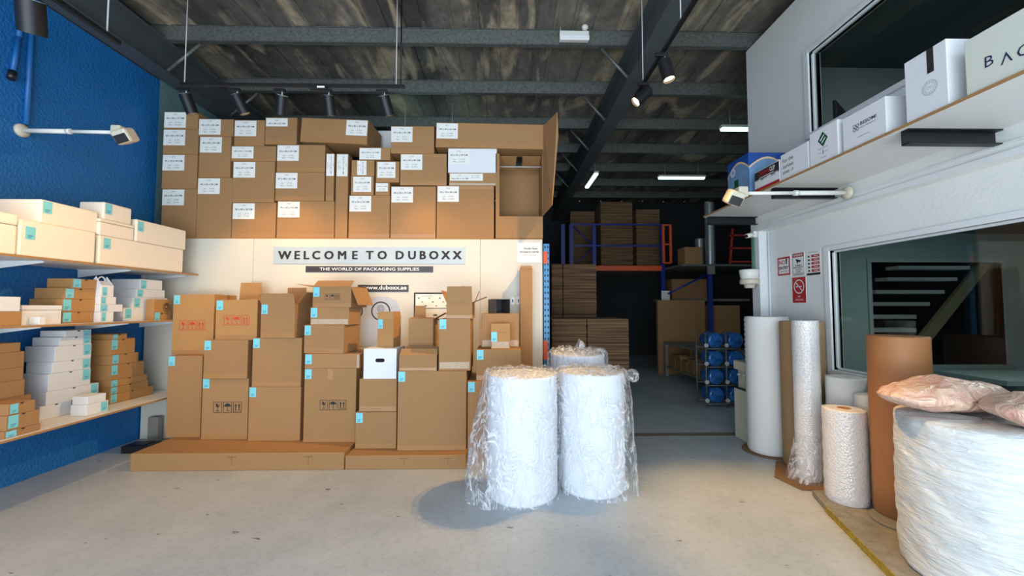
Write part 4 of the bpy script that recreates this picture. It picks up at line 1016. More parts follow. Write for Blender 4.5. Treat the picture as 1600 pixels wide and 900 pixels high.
# ------------------------------------------------------------------ RIGHT HIGH SHELF
XS = PX(1500, 161, 1).z; ZS = 2.81; XSE = 2.585
t = thing('wall_shelf', 'long white shelf high on the office wall carrying printed boxes', 'shelf', (2.9, 3.3, ZS))
MB().box(XSE - 2.9, XR - .002 - 2.9, -2.2, 5.22 - 3.3, 0, .02).build('board', [SHELFW], t)
MB().box(XSE - 2.9 - .002, XSE - 2.9, -2.2, 5.22 - 3.3, 0, .02).build('edge_band', [PLYEDGE], t)
for i, y in enumerate((1.25, 2.6, 3.92, 5.19)):
    c = MB(); x0, x1 = 2.62 - 2.9, XR - .002 - 2.9; yl = y - 3.3
    c.box(x0, x1, yl, yl + .008, -.10, 0); c.box(x0, x1, yl - .045, yl, -.10, -.092); c.box(x0, x1, yl - .045, yl, -.008, 0)
    c.build('channel_bracket', [BLACK], t)
ZT = ZS + .021; XB = 2.60
def rsh(name, label, pfar, pnear, yt, D, m, extra=None, lid=0, X=XB, **kw):
    a = PX(pfar, yt, X).y; c = PX(pnear, yt, X).y; z1 = PX(pnear, yt, X).z
    return carton(label, c, a - .003, ZT, z1, X, D, frame='right', m=m, name=name, tape='', extra=extra, lid=lid, seam=False, **kw)
BLUEBX = mat('printed_blue', (28, 74, 150), .35); BLUE2 = mat('printed_sky_blue', (118, 156, 196), .35, noise_s=9, noise_amt=.25)
PEACH = mat('printed_peach', (226, 190, 150), .4); GREEN = mat('printed_green', (24, 84, 58), .4)
NAVY = mat('printed_navy', (44, 52, 84), .4); REDP = mat('printed_red', (178, 44, 44), .4)
def blue_art(t, W, D, H):
    b = MB()
    for M, w in ((FR(0, 0, -.0016), W), (Matrix.Translation((W/2 + .0016, D/2, 0)) @ Matrix.Rotation(R(90), 4, 'Z') @ FR(0, 0), D)):
        n = 14; top = [(-w/2 + w*i/n, H*(.60 + .26*math.sin(math.pi*i/n*.9 + .1))) for i in range(n + 1)]
        b.poly2d(M, [(-w/2 + .003, .10*H), (w/2 - .003, .10*H)] + [(min(max(x, -w/2 + .003), w/2 - .003), y) for x, y in top[::-1]], 0)
        M2 = M @ Matrix.Translation((0, 0, .0008))
        for i in range(n):
            (xa, ya), (xb_, yb_) = top[i], top[i+1]; b.poly2d(M2, [(xa, ya), (xb_, yb_), (xb_, yb_ + .022), (xa, ya + .022)], 1)
    M = FR(-W*.22, H*.72, -.0026); b.ring2d(M, .045, .009, 2); b.ring2d(M, .028, .006, 2); b.rect2d(FR(-W*.1, H*.3, -.0026), -.03, 0, .05, .1, 3)
    M = Matrix.Translation((W/2 + .0022, D/2, 0)) @ Matrix.Rotation(R(90), 4, 'Z') @ FR(0, 0)
    b.rect2d(M, D*.28, H*.82, D*.42, H*.84, 2); b.rect2d(M, D*.28, H*.78, D*.42, H*.8, 2)
    b.build('printed_artwork', [BLUE2, PEACH, WHT, GREEN], t)
rsh('blue_printed_carton', 'large blue printed carton at the far end of the high shelf', 1136, 1169, 238, .40, BLUEBX, blue_art, bev=.002)
def chroma(t, W, D, H):
    b = MB(); M = FR(0, 0, -.0016); x0, x1 = -W/2 + .004, W/2 - .004
    b.rect2d(M, x0, H*.6, x1, H*.97, 0)
    n = 22; random.seed(4)
    for i in range(n):
        xa = x0 + (x1 - x0)*i/n; b.poly2d(M, [(xa, H*.6), (xa + (x1 - x0)/n*.5, H*(.6 - random.uniform(.05, .2))), (xa + (x1 - x0)/n, H*.6)], 0)
    b.rect2d(M, x0, 0.004, x1, H*.16, 1)
    M = FR(0, H*.79, -.0028); b.text('CHROMA', M @ Matrix.Translation((-W*.1, 0, 0)), .06, 1, .02, width=W*.42); b.text('CLIP', M @ Matrix.Translation((W*.24, 0, 0)), .06, 2, .02, width=W*.2); b.rect2d(M, -W*.3, -.04, W*.3, -.034, 2)
    b.build('printed_artwork', [INK, REDP, WHT], t)
rsh('printed_carton', 'white carton with black banner and red base stripe beside the blue one', 1178, 1217.5, 250, .22, WCARD, chroma, bev=.002)
def curious(t, W, D, H):
    b = MB(); s = .052
    for k, s_ in enumerate(['For the', 'curious', 'ones ->']): b.text(s_, FR(-W*.22, H*(.72 - .22*k), -.0018), s, 0, .0, width=W*.40)
    b.build('printed_text', [INK], t)
rsh('printed_carton', 'plain white carton with three lines of black text on the high shelf', 1218.5, 1262, 220.5, .25, WCARD, curious, bev=.002)
def diamond(t, W, D, H):
    b = MB(); M = FR(0, H*.66, -.0018); r = .062; b.poly2d(M, [(-r*.85, 0), (0, -r), (r*.85, 0), (0, r)], 0); M2 = FR(0, H*.66, -.0026)
    b.poly2d(M2, [(-r*.5, -r*.05), (-r*.36, -r*.18), (r*.3, r*.5), (r*.2, r*.58)], 1); b.poly2d(M2, [(-r*.25, -r*.42), (-r*.1, -r*.52), (r*.5, r*.05), (r*.4, r*.15)], 1)
    M = FR(0, H*.3, -.0018)
    for (x0, y0, x1) in ((-.05, .03, .05), (-.05, -.005, -.015), (.015, -.005, .05), (-.03, -.045, .03)): b.rect2d(M, x0, y0, x1, y0 + .003, 2)
    b.rect2d(M, -.004, -.02, .004, .015, 2); b.build('printed_emblem', [GREEN, WHT, INKG], t)
rsh('printed_carton', 'white carton with a dark green diamond emblem on the high shelf', 1263, 1308, 186, .25, WCARD, diamond, bev=.003)
def besomi(t, W, D, H):
    b = MB()
    for (i, j) in ((0, 0), (1, 0), (0, 1), (1, 1)): b.ring2d(FR(-W*.2 + .026*i, H*.50 + .026*j, -.0018), .013, .0045, 0, 16)
    b.text('BESOMI', FR(W*.12, H*.60, -.0018), .034, 0, .02, width=W*.36); b.text('ELECTRONICS', FR(W*.12, H*.49, -.0018), .014, 0, 0, width=W*.36)
    b.rect2d(FR(0, H*.25, -.0018), -.05, 0, .05, .003, 1); b.build('printed_emblem', [NAVY, INKG], t)
rsh('printed_carton', 'long white carton with a small navy four-loop emblem on the high shelf', 1314, 1383, 149.5, .25, WCARD, besomi, bev=.003)
def ribbon(t, W, D, H):
    b = MB(); M = FR(0, 0, -.0018); b.rect2d(M, W*.06, H*.62, W*.22, H*.995, 0); b.build('black_ribbon', [INK], t)
    c = MB(); M = FR(W*.1, H*.40, -.0018); c.ring2d(M, .045, .003, 0, 32); c.ring2d(M, .03, .002, 0, 28)
    for s in (-.009, .009): c.ring2d(FR(W*.1 + s, H*.40, -.002), .008, .002, 0, 12)
    for k in range(16):
        q = 2*math.pi*k/16; c.rect2d(FR(W*.1 + .037*math.cos(q), H*.40 + .037*math.sin(q), -.002), -.002, -.003, .002, .003, 0)
    c.build('round_seal', [mat('seal_grey', (172, 174, 178), .5)], t)
rsh('gift_box', 'tall white gift box with a black ribbon and round seal on the high shelf', 1410, 1477.5, 60, .3, WCARD, ribbon, bev=.003)
a = PX(1506, 66, XB); zt = a.z
def bagz(t, W, D, H):
    o = -W/2
    b = MB()
    for ch, px_, yy in (('B', 1546, 96), ('\u039b', 1573, 88.5), ('G', 1600, 79)):
        v = PX(px_, yy, XB); lx = a.y - v.y
        b.text(ch if ch != '\u039b' else 'V', FR(o + lx, v.z - ZT, -.002) @ (Matrix.Rotation(math.pi, 4, 'Z') if ch == '\u039b' else Matrix.Identity(4)), .085, 0, .0)
    b.build('lettering', [NAVY], t)
carton('pale green-white carton with large navy capitals at the near end of the high shelf', 1.62, a.y, ZT, zt, XB, .3, frame='right', m=mat('pale_green_board', (214, 218, 206), .6), name='printed_carton', tape='', extra=bagz, lid=0, seam=False, bev=.003)

# ------------------------------------------------------------------ WALL SIGNS RIGHT
def wsign(label, p0, p1, y0t, y1t, y0b, art, name='safety_sign'):
    a = PX(p0, (y0t + y0b)/2, XR2); c = PX(p1, (y1t + y0b)/2, XR2); zt = PX(p0, y0t, XR2).z; zb = PX((p0+p1)/2, y0b, XR2).z
    t = thing(name, label, 'sign', (XR2, (a.y + c.y)/2, (zt + zb)/2), R(-90)); w = a.y - c.y; h = zt - zb
    MB().box(-w/2, w/2, -.004, -.0005, -h/2, h/2).build('sheet', [SHEET], t)
    b = MB(); art(b, w, h); b.build('print', [INK, REDP, WHT, INKG], t)
M6 = lambda x, y, d=-.005: FR(x, y, d)
def s_entry(b, w, h):
    b.frame2d(M6(0, 0), -w*.46, -h*.42, w*.46, h*.42, w*.09, 1); b.text('NO', M6(-w*.12, h*.17), h*.26, 1, .03); b.rect2d(M6(w*.2, h*.08), -.01, 0, .01, .07, 0); b.ring2d(M6(w*.2, h*.26), .015, .006, 0, 12)
    b.text('ENTRY', M6(0, -h*.08), h*.18, 0, .04, width=w*.7); b.text('STAFF ONLY', M6(0, -h*.24), h*.1, 0, .0, width=w*.6)
def s_warn(b, w, h):
    b.frame2d(M6(0, 0), -w*.46, -h*.47, w*.46, h*.47, w*.02, 0); b.rect2d(M6(0, 0), -w*.44, h*.3, w*.44, h*.45, 1); b.text('WARNING', M6(0, h*.375, -.0058), h*.12, 2, .02, width=w*.76)
    b.poly2d(M6(0, h*.12), [(-w*.22, h*.1), (-w*.14, h*.1), (w*.2, h*.03), (w*.25, -h*.02), (w*.12, -h*.04), (0, -h*.03), (-w*.04, -h*.09), (-w*.1, -h*.09), (-w*.12, -h*.01)], 0)
    for k, s_ in enumerate(['PREMISES', 'MONITORED BY', '24 HOUR', 'VIDEO', 'SURVEILLANCE']): b.text(s_, M6(0, -h*(.06 + .088*k)), h*.085, 0, .02, width=w*(.5 if k in (0, 2, 3) else .8) * (.7 if k == 3 else 1))
def s_fire(b, w, h):
    for k in range(5):
        y = h*(.24 - .135*k); b.rect2d(M6(0, y), -w*.12, -h*.045, w*.42, h*.045, 1); b.rect2d(M6(w*.2, y, -.0058), -w*.15, -.003, w*.15, .003, 2); b.poly2d(M6(-w*.3, y), [(-w*.08, -h*.03), (w*.08, -h*.035), (w*.05, h*.03), (-w*.04, h*.04)], 0)
    b.rect2d(M6(0, -h*.43), -w*.46, -h*.04, w*.46, h*.045, 0); b.rect2d(M6(0, h*.38), -w*.35, 0, w*.35, .004, 3)
def s_smoke(b, w, h):
    b.rect2d(M6(0, 0), -w*.5, -h*.5, w*.5, h*.5, 1); r = w*.38; M = M6(0, h*.13, -.006); b.ring2d(M, r, r*.14, 2, 32, ex=1)
    b.poly2d(M @ Matrix.Rotation(R(-45), 4, 'Z'), [(-r, -r*.07), (r, -r*.07), (r, r*.07), (-r, r*.07)], 2); b.rect2d(M, -r*.6, -r*.08, r*.5, r*.06, 2)
    b.text('NO', M6(0, -h*.26, -.006), h*.09, 2); b.text('SMOKING', M6(0, -h*.39, -.006), h*.09, 2, 0, width=w*.6)
wsign('red-bordered no entry notice on the wall, leftmost of the safety signs', 1215, 1236, 401, 398, 433, s_entry)
wsign('surveillance warning notice with a camera symbol above the no smoking sign', 1238.5, 1257.5, 396, 393, 431, s_warn)
wsign('fire action notice with red stripes, rightmost of the safety signs', 1260, 1283, 391, 386, 431, s_fire)
wsign('red no smoking sign on the wall below the other notices', 1239, 1260, 434, 433, 473, s_smoke)
# beacon on column, small camera, conduit
v = PY(1171, 438, 5.16)
t = thing('alarm_beacon', 'white and cream drum-shaped alarm beacon on the column by the doorway', 'alarm', v)
MB().lathe([(.085, .015), (.1, .02), (.118, .13), (.11, .135)], 32, 0).build('drum', [WPLAST], t)
MB().lathe([(.05, -.1), (.06, -.09), (.065, -.055), (.1, -.05), (.112, -.04), (.112, .01), (.1, .014)], 32, 0).build('lens_ring', [CREAMP], t)
MB().box(.09, XR - .001 - v.x, -.03, .03, -.06, .05, bev=.006).build('mount', [CREAMP], t)
v = PY(1182, 366, 5.18)
t = thing('small_security_camera', 'small white bullet camera on the column just under the high shelf', 'camera', (XR - .001, 5.2, v.z))
MB().box(-.05, 0, -.04, .04, -.04, .04, bev=.008).build('mount', [WPLAST], t); MB().cyl((-.04, -.01, 0), (-.15, -.05, -.03), .028, seg=14).build('camera_body', [WPLAST], t)
MB().cyl((-.15, -.05, -.03), (-.154, -.052, -.031), .022, seg=14).build('lens', [BLACKP], t)
tag(MB().cyl((XR - .03, 5.22, 2.6), (XR - .02, 5.22, 1.9), .014, seg=8).build('green_hose', mat('green_hose', (60, 120, 96), .5)), 'thin green cable hanging down the column under the high shelf', 'cable')
tag(MB().cyl((XR2 - .014, YP - .19, .0), (XR2 - .014, YP - .19, 2.6), .012, seg=8).build('white_conduit', WTRIM), 'thin white conduit running down beside the column', 'pipe')
def cctv(label, xw, y, z, sgn, length, down):
    t = thing('security_camera', label, 'camera', (xw, y, z))
    MB().lathe([(.065, 0), (.06, .02), (.03, .035)], 20, 0).build('wall_plate', [CREAMP], t).rotation_euler = (0, R(90 * sgn), 0)
    a = MB(); a.cyl((sgn*.02, 0, 0), (sgn*length*.5, 0, -.005), .022, seg=12); a.cyl((sgn*length*.5, 0, -.005), (sgn*length, 0, -.01), .017, seg=12); a.cyl((sgn*length*.49, 0, -.005), (sgn*length*.53, 0, -.005), .026, seg=12); a.build('arm', [WPLAST], t)
    c = MB(); x = sgn*length
    c.box(x - .0 if sgn > 0 else x - .09, x + .09 if sgn > 0 else x, -.05, .05, -.055, .045, bev=.012)
    c.build('joint_box', [CREAMP], t)
    h = MB(); M = Matrix.Translation((x + sgn*.13, -.03, -.06)) @ Matrix.Rotation(R(-18*sgn), 4, 'Y') @ Matrix.Rotation(R(26), 4, 'X')
    h.box(-.07, .07, -.07, .07, -.065, .065, bev=.022, M=M); hb = h.build('camera_body', [CREAMP], t)
    l = MB(); l.box(-.055, .055, -.078, -.068, -.055, .02, bev=.004, M=M); l.build('lens_window', [BLACKP], hb)
v = PX(33, 204, XL); cctv('cream security camera on a long white arm from the blue wall', XL + .001, v.y, v.z, 1, .87, 1)
v = PX(1330, 298, XR); cctv('cream security camera on a long white arm below the high shelf', XR - .03, v.y, v.z - .02, -1, .97, 1)
# blue conduits on left wall
CB_ = mat('blue_conduit', (24, 96, 164), .45)
a = PX(41, 195, XL + .02); b0 = PX(48, 20, XL + .02)
tag(MB().tube([(XL + .02, a.y, a.z), (XL + .02, a.y, 4.6)], .022, 10).build('blue_conduit', CB_), 'straight blue-painted conduit rising from the security camera on the blue wall', 'pipe')
a = PX(20, 112, XL + .02); b0 = PX(31, 20, XL + .02)
t = thing('blue_conduit', 'bent blue-painted conduit ending in a dark stub on the blue wall', 'pipe', (XL + .02, a.y, a.z))
MB().tube([(0, 0, 0), (0, .03, .35), (0, .05, .75)], .02, 10).build('pipe', [CB_], t); MB().cyl((0.01, -.02, -.08), (0, 0, 0), .03, seg=10).build('end_fitting', [BLACKP], t)

# ------------------------------------------------------------------ TRACK LIGHTS
def aim_lamp(label, p, d, lit=True, power=P_TRACK, size=62, L=.2, r=.058, par=None, bright=True):
    """p: joint below the track; d: beam direction"""
    d = Vector(d).normalized(); t = thing('track_spotlight', label, 'spotlight', p)
    MB().box(-.09, .03, -.018, .018, .04, .075, bev=.004).build('adapter', [BLACK], t)
    MB().cyl((0, 0, .05), (0, 0, -.03), .007, seg=8).build('stem', [LGREY], t)
    c0 = Vector((0, 0, -.03)) - d * .03; c1 = c0 + d * L
    b = MB(); b.cyl(c0, c1, r, seg=28, caps=False); b.cyl(c0 + d*.004, c1, r*.9, seg=28, caps=False); hs = b.build('housing', [BLACK], t)
    MB().cyl(c0 - d*.002, c0 + d*.004, r*.97, seg=28).build('top_cap', [LGREY], hs)
    MB().cyl(c1 - d*.03, c1 - d*.026, r*.88, seg=24).build('bulb', [BULB if lit else LGREY], hs)
    if lit:
        l = bpy.data.lights.new('spot', 'SPOT'); l.energy = power; l.color = WARM; l.spot_size = R(size); l.spot_blend = .8; l.shadow_soft_size = .03
        o = bpy.data.objects.new('lamp_beam', l); COL.objects.link(o); o.parent = t; o.location = c1 + d*.004; o.rotation_euler = d.to_track_quat('-Z', 'Y').to_euler()
    return t
YT, ZTk = 4.4, 4.05
tk = thing('lighting_track', 'black lighting track hung crosswise in front of the upper boxes', 'light track', (PY(460, 130, YT).x, YT, ZTk))
x0, x1 = PY(283, 128, YT).x - tk.location.x, PY(632, 132, YT).x - tk.location.x
MB().box(x0, x1, -.017, .017, -.0, .03).build('rail', [BLACK], tk)
for px_ in (291, 620, 627):
    xx = PY(px_, 60, YT).x - tk.location.x; MB().cyl((xx, 0, .03), (xx, 0, 5.3 - ZTk), .0055 if px_ != 627 else .009, seg=8).build('hanging_rod', [LGREY if px_ != 627 else BLACK], tk)
xx = PY(497, 140, YT).x - tk.location.x; MB().box(xx - .09, xx + .1, -.025, .025, -.03, .0, bev=.005).build('feed_box', [BLACK], tk)
MB().box(xx + .0, xx + .08, -.027, -.025, -.022, -.002).build('white_sticker', [SHEET], tk)
tgt = [((.22, .36, -1), 291, 'leftmost'), ((.36, .38, -1), 371, 'second from the left'), ((-.3, .46, -1), 441, 'middle'), ((0, .36, -1), 514, 'fourth from the left'), ((.22, .42, -1), 601, 'rightmost')]
zl = ZTk - .1
for (tg_, px_, w) in tgt:
    p = Vector((PY(px_, 145, YT).x, YT, zl)); aim_lamp('black cylindrical spotlight, %s on the crosswise track' % w, p, tg_, size=56)
# second track along the beam
XT = 1.5
tk = thing('lighting_track', 'black lighting track hung lengthwise beside the central steel beam', 'light track', (XT, 3.4, 4.05))
MB().box(-.017, .017, -3.2, 1.25, 0, .03).build('rail', [BLACK], tk)
for y in (.9, -.05, -2.5): MB().cyl((0, y, .03), (0, y, 1.25), .0055, seg=8).build('hanging_rod', [LGREY], tk)
p = Vector((XT, 4.2, zl)); aim_lamp('black cylindrical spotlight glowing warm, farther on the lengthwise track', p, (-1.6, -.15, -1.5), power=420, size=92)
p = Vector((XT, 3.7, zl)); aim_lamp('black cylindrical spotlight nearer on the lengthwise track', p, Vector((2.15, 3.1, 0)) - p, power=460, size=46)
# near left track lamp and its own
p = Vector((PY(48, 0, 2.6).x, 2.6, 3.62)); aim_lamp('black cylindrical spotlight at the top left corner of the view', p, (-.30, .38, -1.0), power=112, size=96, r=.07)
tk = thing('lighting_track', 'short black lighting track near the top left corner', 'light track', (p.x, 2.6, 3.72))
MB().box(-.017, .017, -1.2, .6, 0, .03).build('rail', [BLACK], tk); MB().cyl((0, -.8, .03), (0, -.8, 1.58), .0055, seg=8).build('hanging_rod', [LGREY], tk); MB().cyl((0, .5, .03), (0, .5, 1.58), .0055, seg=8).build('hanging_rod', [LGREY], tk)

# emergency light on purlin
v = PY(897, 58, 5.14)
t = thing('emergency_light', 'small white emergency light box under the roof purlin', 'light', (v.x, 5.14, v.z))
MB().box(-.19, .19, -.03, .04, -.05, .07, bev=.008).build('housing', [WPLAST], t); MB().box(-.19, .19, -.05, -.02, -.065, .0, bev=.006).build('diffuser', [mat('white_diffuser', (236, 238, 240), .3)], t)
MB().cyl((-.17, .05, .05), (-.17, .05, .17), .008, seg=6).build('bracket', [LGREY], t)
v = PY(914, 43, 5.17); tag(MB().lathe([(.01, -.045), (.035, -.03), (.045, 0), (.035, .03), (.02, .045)], 20, 0).build('motion_sensor', WPLAST, loc=(v.x, 5.17, v.z)), 'small white ball sensor on the purlin above the emergency light', 'sensor')
# ------------------------------------------------------------------ FLUORESCENT LIGHTS
def tube_light(label, c, rz, up=False, L=1.2):
    t = thing('fluorescent_light', label, 'light', c, rot=(math.pi if up else 0, 0, rz))
    MB().box(-L/2, L/2, -.06, .06, .02, .07, bev=.01).build('housing', [WPLAST], t)
    MB().box(-L/2 + .02, L/2 - .02, -.05, .05, -.02, .02, bev=.012).build('diffuser', [TUBE], t)
    if up:
        b = MB(); b.cyl((-L*.35, .07, .04), (-L*.35, .07, c[2] - 5.3), .004, seg=6); b.cyl((L*.35, .07, .04), (L*.35, .07, c[2] - 5.3), .004, seg=6); b.build('hanging_wire', [LGREY], t); return t
    b = MB(); b.cyl((-L*.35, 0, .07), (-L*.35, 0, 5.3 - c[2]), .004, seg=6); b.cyl((L*.35, 0, .07), (L*.35, 0, 5.3 - c[2]), .004, seg=6); b.build('hanging_wire', [LGREY], t)
    return t
def at_z(px, py, z):
    d = ray(px, py); k = (z - 1.65) / d.z; return Vector((d.x*k, d.y*k, z))
tube_light('glowing fluorescent light behind the end of the office wall', tuple(at_z(1176, 202.5, 4.9)), 0)
tube_light('glowing fluorescent light in the middle of the dark warehouse roof', tuple(at_z(1065, 278.5, 4.9)), 0)
tube_light('glowing fluorescent light pointing front to back beside the central beam', tuple(at_z(924, 283, 4.9)), R(90))
tube_light('fluorescent light above and behind the upper cartons', (-1.35, 7.25, 4.72), 0, up=True); 

# ------------------------------------------------------------------ WAREHOUSE
def flat_stack(label, px0, px1, yt, Y, D, z0=0.0, split=None, m=None, group=None):
    X0, X1 = PY(px0, 500, Y).x, PY(px1, 500, Y).x; z1 = PY((px0 + px1)/2, yt, Y).z
    t = thing('flat_carton_stack', label, 'cardboard', ((X0 + X1)/2, Y, z0 + .001), group=group); w2 = (X1 - X0)/2; H = z1 - z0; random.seed(int(px0))
    cuts = [-w2] + ([PY(split, 500, Y).x - (X0 + X1)/2] if split else []) + [w2]
    for a, c in zip(cuts[:-1], cuts[1:]):
        b = MB(); z = 0
        while z < H - .01:
            h = min(random.uniform(.018, .04), H - z); j = random.uniform(-.008, .008); b.box(a + .004 + abs(j), c - .004 - abs(j)*.7, j + .01, D, z, z + h - .003); z += h
        b.build('bundle', [MATS['layers']], t)
    return t
flat_stack('stack of flattened cartons just behind the bagged foam rolls', 862, 983, 498, 6.35, 1.0, split=917)
flat_stack('taller stack of flattened cartons against the left of the doorway', 862, 933, 412, 7.6, .8, split=880)
# racking
YR = 10.6
def post(px, y0, y1, Y, m=RBLUE, w=.09):
    pass
zdeck = PY(980, 419, YR).z
t = thing('pallet_rack', 'blue pallet rack with an orange beam and railings at the back of the warehouse', 'rack', (PY(985, 500, YR).x, YR, 0)); ox = t.location.x
for px_, ytop in ((1036, 350), (880, 350), (893, 350), (929, 350)):
    xx = PY(px_, 420, YR).x - ox; zt = PY(px_, ytop, YR).z; zb_ = 0 if px_ == 1036 or px_ == 880 else zdeck
    MB().box(xx - .05, xx + .05, 0, .09, zb_, zt).build('upright', [RBLUE], t)
for yy in (351, 384):
    MB().box(PY(893, yy, YR).x - ox, PY(1034, yy, YR).x - ox, -.02, .02, PY(950, yy, YR).z - .02, PY(950, yy, YR).z + .02).build('rail', [RBLUE], t)
MB().box(PY(862, 419, YR).x - ox, PY(1033, 419, YR).x - ox, -.04, 0, zdeck - .07, zdeck + .06).build('orange_beam', [ORANGE], t)
MB().box(PY(862, 419, YR).x - ox, PY(1033, 419, YR).x - ox, 0, 2.2, zdeck + .0, zdeck + .05).build('deck', [WORNW], t)
a = [PY(p_, 350, YR).x - ox for p_ in (895, 928)]
MB().cyl((a[0], .04, PY(900, 352, YR).z), (a[1], .04, PY(900, 384, YR).z), .02, seg=6).build('diagonal', [RBLUE], t); MB().cyl((a[1], .04, PY(900, 384, YR).z), (a[0], .04, zdeck), .02, seg=6).build('diagonal', [RBLUE], t)
b = MB()
for px_ in (1036, 1047): xx = PY(px_, 380, YR - .1).x - ox; b.box(xx - .03, xx + .03, -.14, -.1, PY(px_, 411, YR - .1).z, PY(px_, 351, YR - .1).z)
xx0, xx1 = PY(1036, 380, YR - .1).x - ox, PY(1047, 380, YR - .1).x - ox
for yy in (411, 382, 352): zq = PY(1040, yy, YR - .1).z; b.box(xx0, xx1, -.13, -.11, zq - .02, zq + .02)
b.build('orange_gate', [ORANGE], t)
zD2 = zdeck + .05
for (p0, p1, yt, dy, lab) in ((940, 991, 315, .5, 'tall stack of flattened cartons on the upper rack deck, centre'), (996, 1034, 327, .6, 'stack of flattened cartons on the upper rack deck, right'), (892, 931, 330, .9, 'stack of flattened cartons on the upper rack deck, left')):
    flat_stack(lab, p0, p1, yt, YR + dy, .8, z0=zD2)
MB_ = PY(1016, 322, 11.3)
# second deck to the right
YR2 = 9.6; zd2 = PY(1120, 414, YR2).z
t = thing('storage_rack', 'blue rack frame with a thin upper deck right of the orange gate', 'rack', (PY(1115, 500, YR2).x, YR2, 0)); ox = t.location.x
MB().box(4.2 - ox, 2.6, 0, 2.5, zd2 - .03, zd2 + .02).build('deck', [GALV], t)
xx = PY(1111, 480, YR2).x - ox; MB().box(xx - .05, xx + .05, 0, .08, 0, zd2 - .03).build('upright', [RBLUE], t); MB().box(2.4, 2.5, 0, .08, 0, zd2 - .03).build('upright', [RBLUE], t)
MB().cyl((PY(1045, 459, YR2).x - ox, .04, PY(1045, 459, YR2).z), (PY(1107, 428, YR2).x - ox, .04, PY(1107, 428, YR2).z), .025, seg=6).build('diagonal', [RBLUE], t)
MB().box(xx - .08, xx + .1, -.03, -.001, zd2 - .22, zd2 - .02).build('plastic_wrap', [mat('wrinkled_plastic', (150, 150, 148), .4, noise_s=30, noise_amt=.6)], t)
v = PY(1040, 462, YR - .02)
tag(MB().box(-.11, .11, -.004, 0, -.13, .13).build('paper_notice', SHEET, loc=v), 'white paper notice on the blue rack post', 'notice')
# items on deck: ducts, ladder, box
def duct(px0, px1, yt, Y, label, z0):
    X0, X1 = PY(px0, 380, Y).x, PY(px1, 380, Y).x; zt = PY(px0, yt, Y).z; r = (X1 - X0)/2; n = int((zt - z0)/.04); prof = []
    for i in range(n): prof += [(r, .04*i), (r*.93, .04*i + .02)]
    tag(MB().lathe(prof, 24, 0).build('foil_duct', SILV, loc=((X0 + X1)/2, Y, z0 + .001)), label, 'duct')
duct(1102, 1117, 313, YR2 + .4, 'tall ribbed silver duct standing on the upper deck', zd2 + .02)
duct(1086, 1100, 370, YR2 + .6, 'short ribbed silver duct standing on the upper deck', zd2 + .02)
carton('kraft carton on the upper deck beside the silver ducts', PY(1070, 400, YR2 + .1).x, PY(1097, 400, YR2 + .1).x, zd2 + .021, PY(1080, 386, YR2 + .1).z, YR2 + .1, .4)
t = thing('red_ladder', 'red frame ladder standing on the upper deck near the doorway', 'ladder', (PY(1160, 400, YR2 + .3).x, YR2 + .3, zd2 + .021)); ox = t.location.x
H = PY(1150, 355, YR2).z - zd2
for px_, lean in ((1139, .09), (1186, .02)):
    xx = PY(px_, 400, YR2 + .3).x - ox; MB().slab([(xx, 0, 0), (xx + .05, 0, 0), (xx + .05 + lean, 0, H), (xx + lean, 0, H)], (0, 1, 0), .04).build('side_rail', [REDL], t)
for k in (.08, .45, .8): MB().box(PY(1141, 400, YR2 + .3).x - ox, PY(1186, 400, YR2 + .3).x - ox, .0, .04, H*k, H*k + .04).build('rung', [REDL], t)
# cardboard sheet, bench
carton('big kraft cardboard sheet standing behind the workbench', PY(1034, 500, 9.9).x, PY(1110, 500, 9.9).x, 0.001, PY(1070, 469, 9.9).z, 10.15, .12, tape='')
carton('large kraft carton stored under the upper deck by the rack post', PY(1114, 500, 9.9).x, PY(1160, 500, 9.9).x, 0.001, PY(1140, 477, 9.9).z, 10.0, .6, tape='b')
carton('kraft carton high on the rack under the upper deck', PY(1050, 450, 11).x, PY(1105, 450, 11).x, PY(1070, 467, 11).z, PY(1070, 436, 11).z, 11.0, .6, tape='b')
st(MB().box(PY(1040, 467, 10.9).x, 6.6, 10.9, 11.8, PY(1070, 467, 11).z - .06, PY(1070, 467, 11).z).build('trim_6', WORNW))
t = thing('workbench', 'worn wooden workbench with a lower shelf along the warehouse floor', 'bench', (4.3, 7.2, 0.001))
MB().box(-.42, .35, .0, 2.75, .76, .81, bev=.004).build('bench_top', [WORNW], t); MB().box(-.40, .33, .05, 2.7, .20, .24).build('lower_shelf', [WORNW], t)
for (x, y) in ((-.42, .02), (-.42, 2.66), (.27, .02), (.27, 2.66)): MB().box(x, x + .07, y, y + .07, 0, .76).build('leg', [WORNW], t)
random.seed(5); yy = 7.35
for k in range(8):
    w = random.uniform(.2, .3); h = random.uniform(.22, .36)
    carton(['small kraft box with open top', 'small kraft box', 'low kraft box'][k % 3] + ' on the workbench lower shelf, %s from the near end' % ['first', 'second', 'third', 'fourth', 'fifth', 'sixth', 'seventh', 'eighth'][k], yy, yy + w, .242, .242 + h, 3.93, .3, frame='right', tape='', flaps=[('f', .05, 20, 0, 1), ('l', .05, 20, 0, 1), ('r', .05, -20, 0, 1)] if k % 3 == 0 else None); yy += w + .03
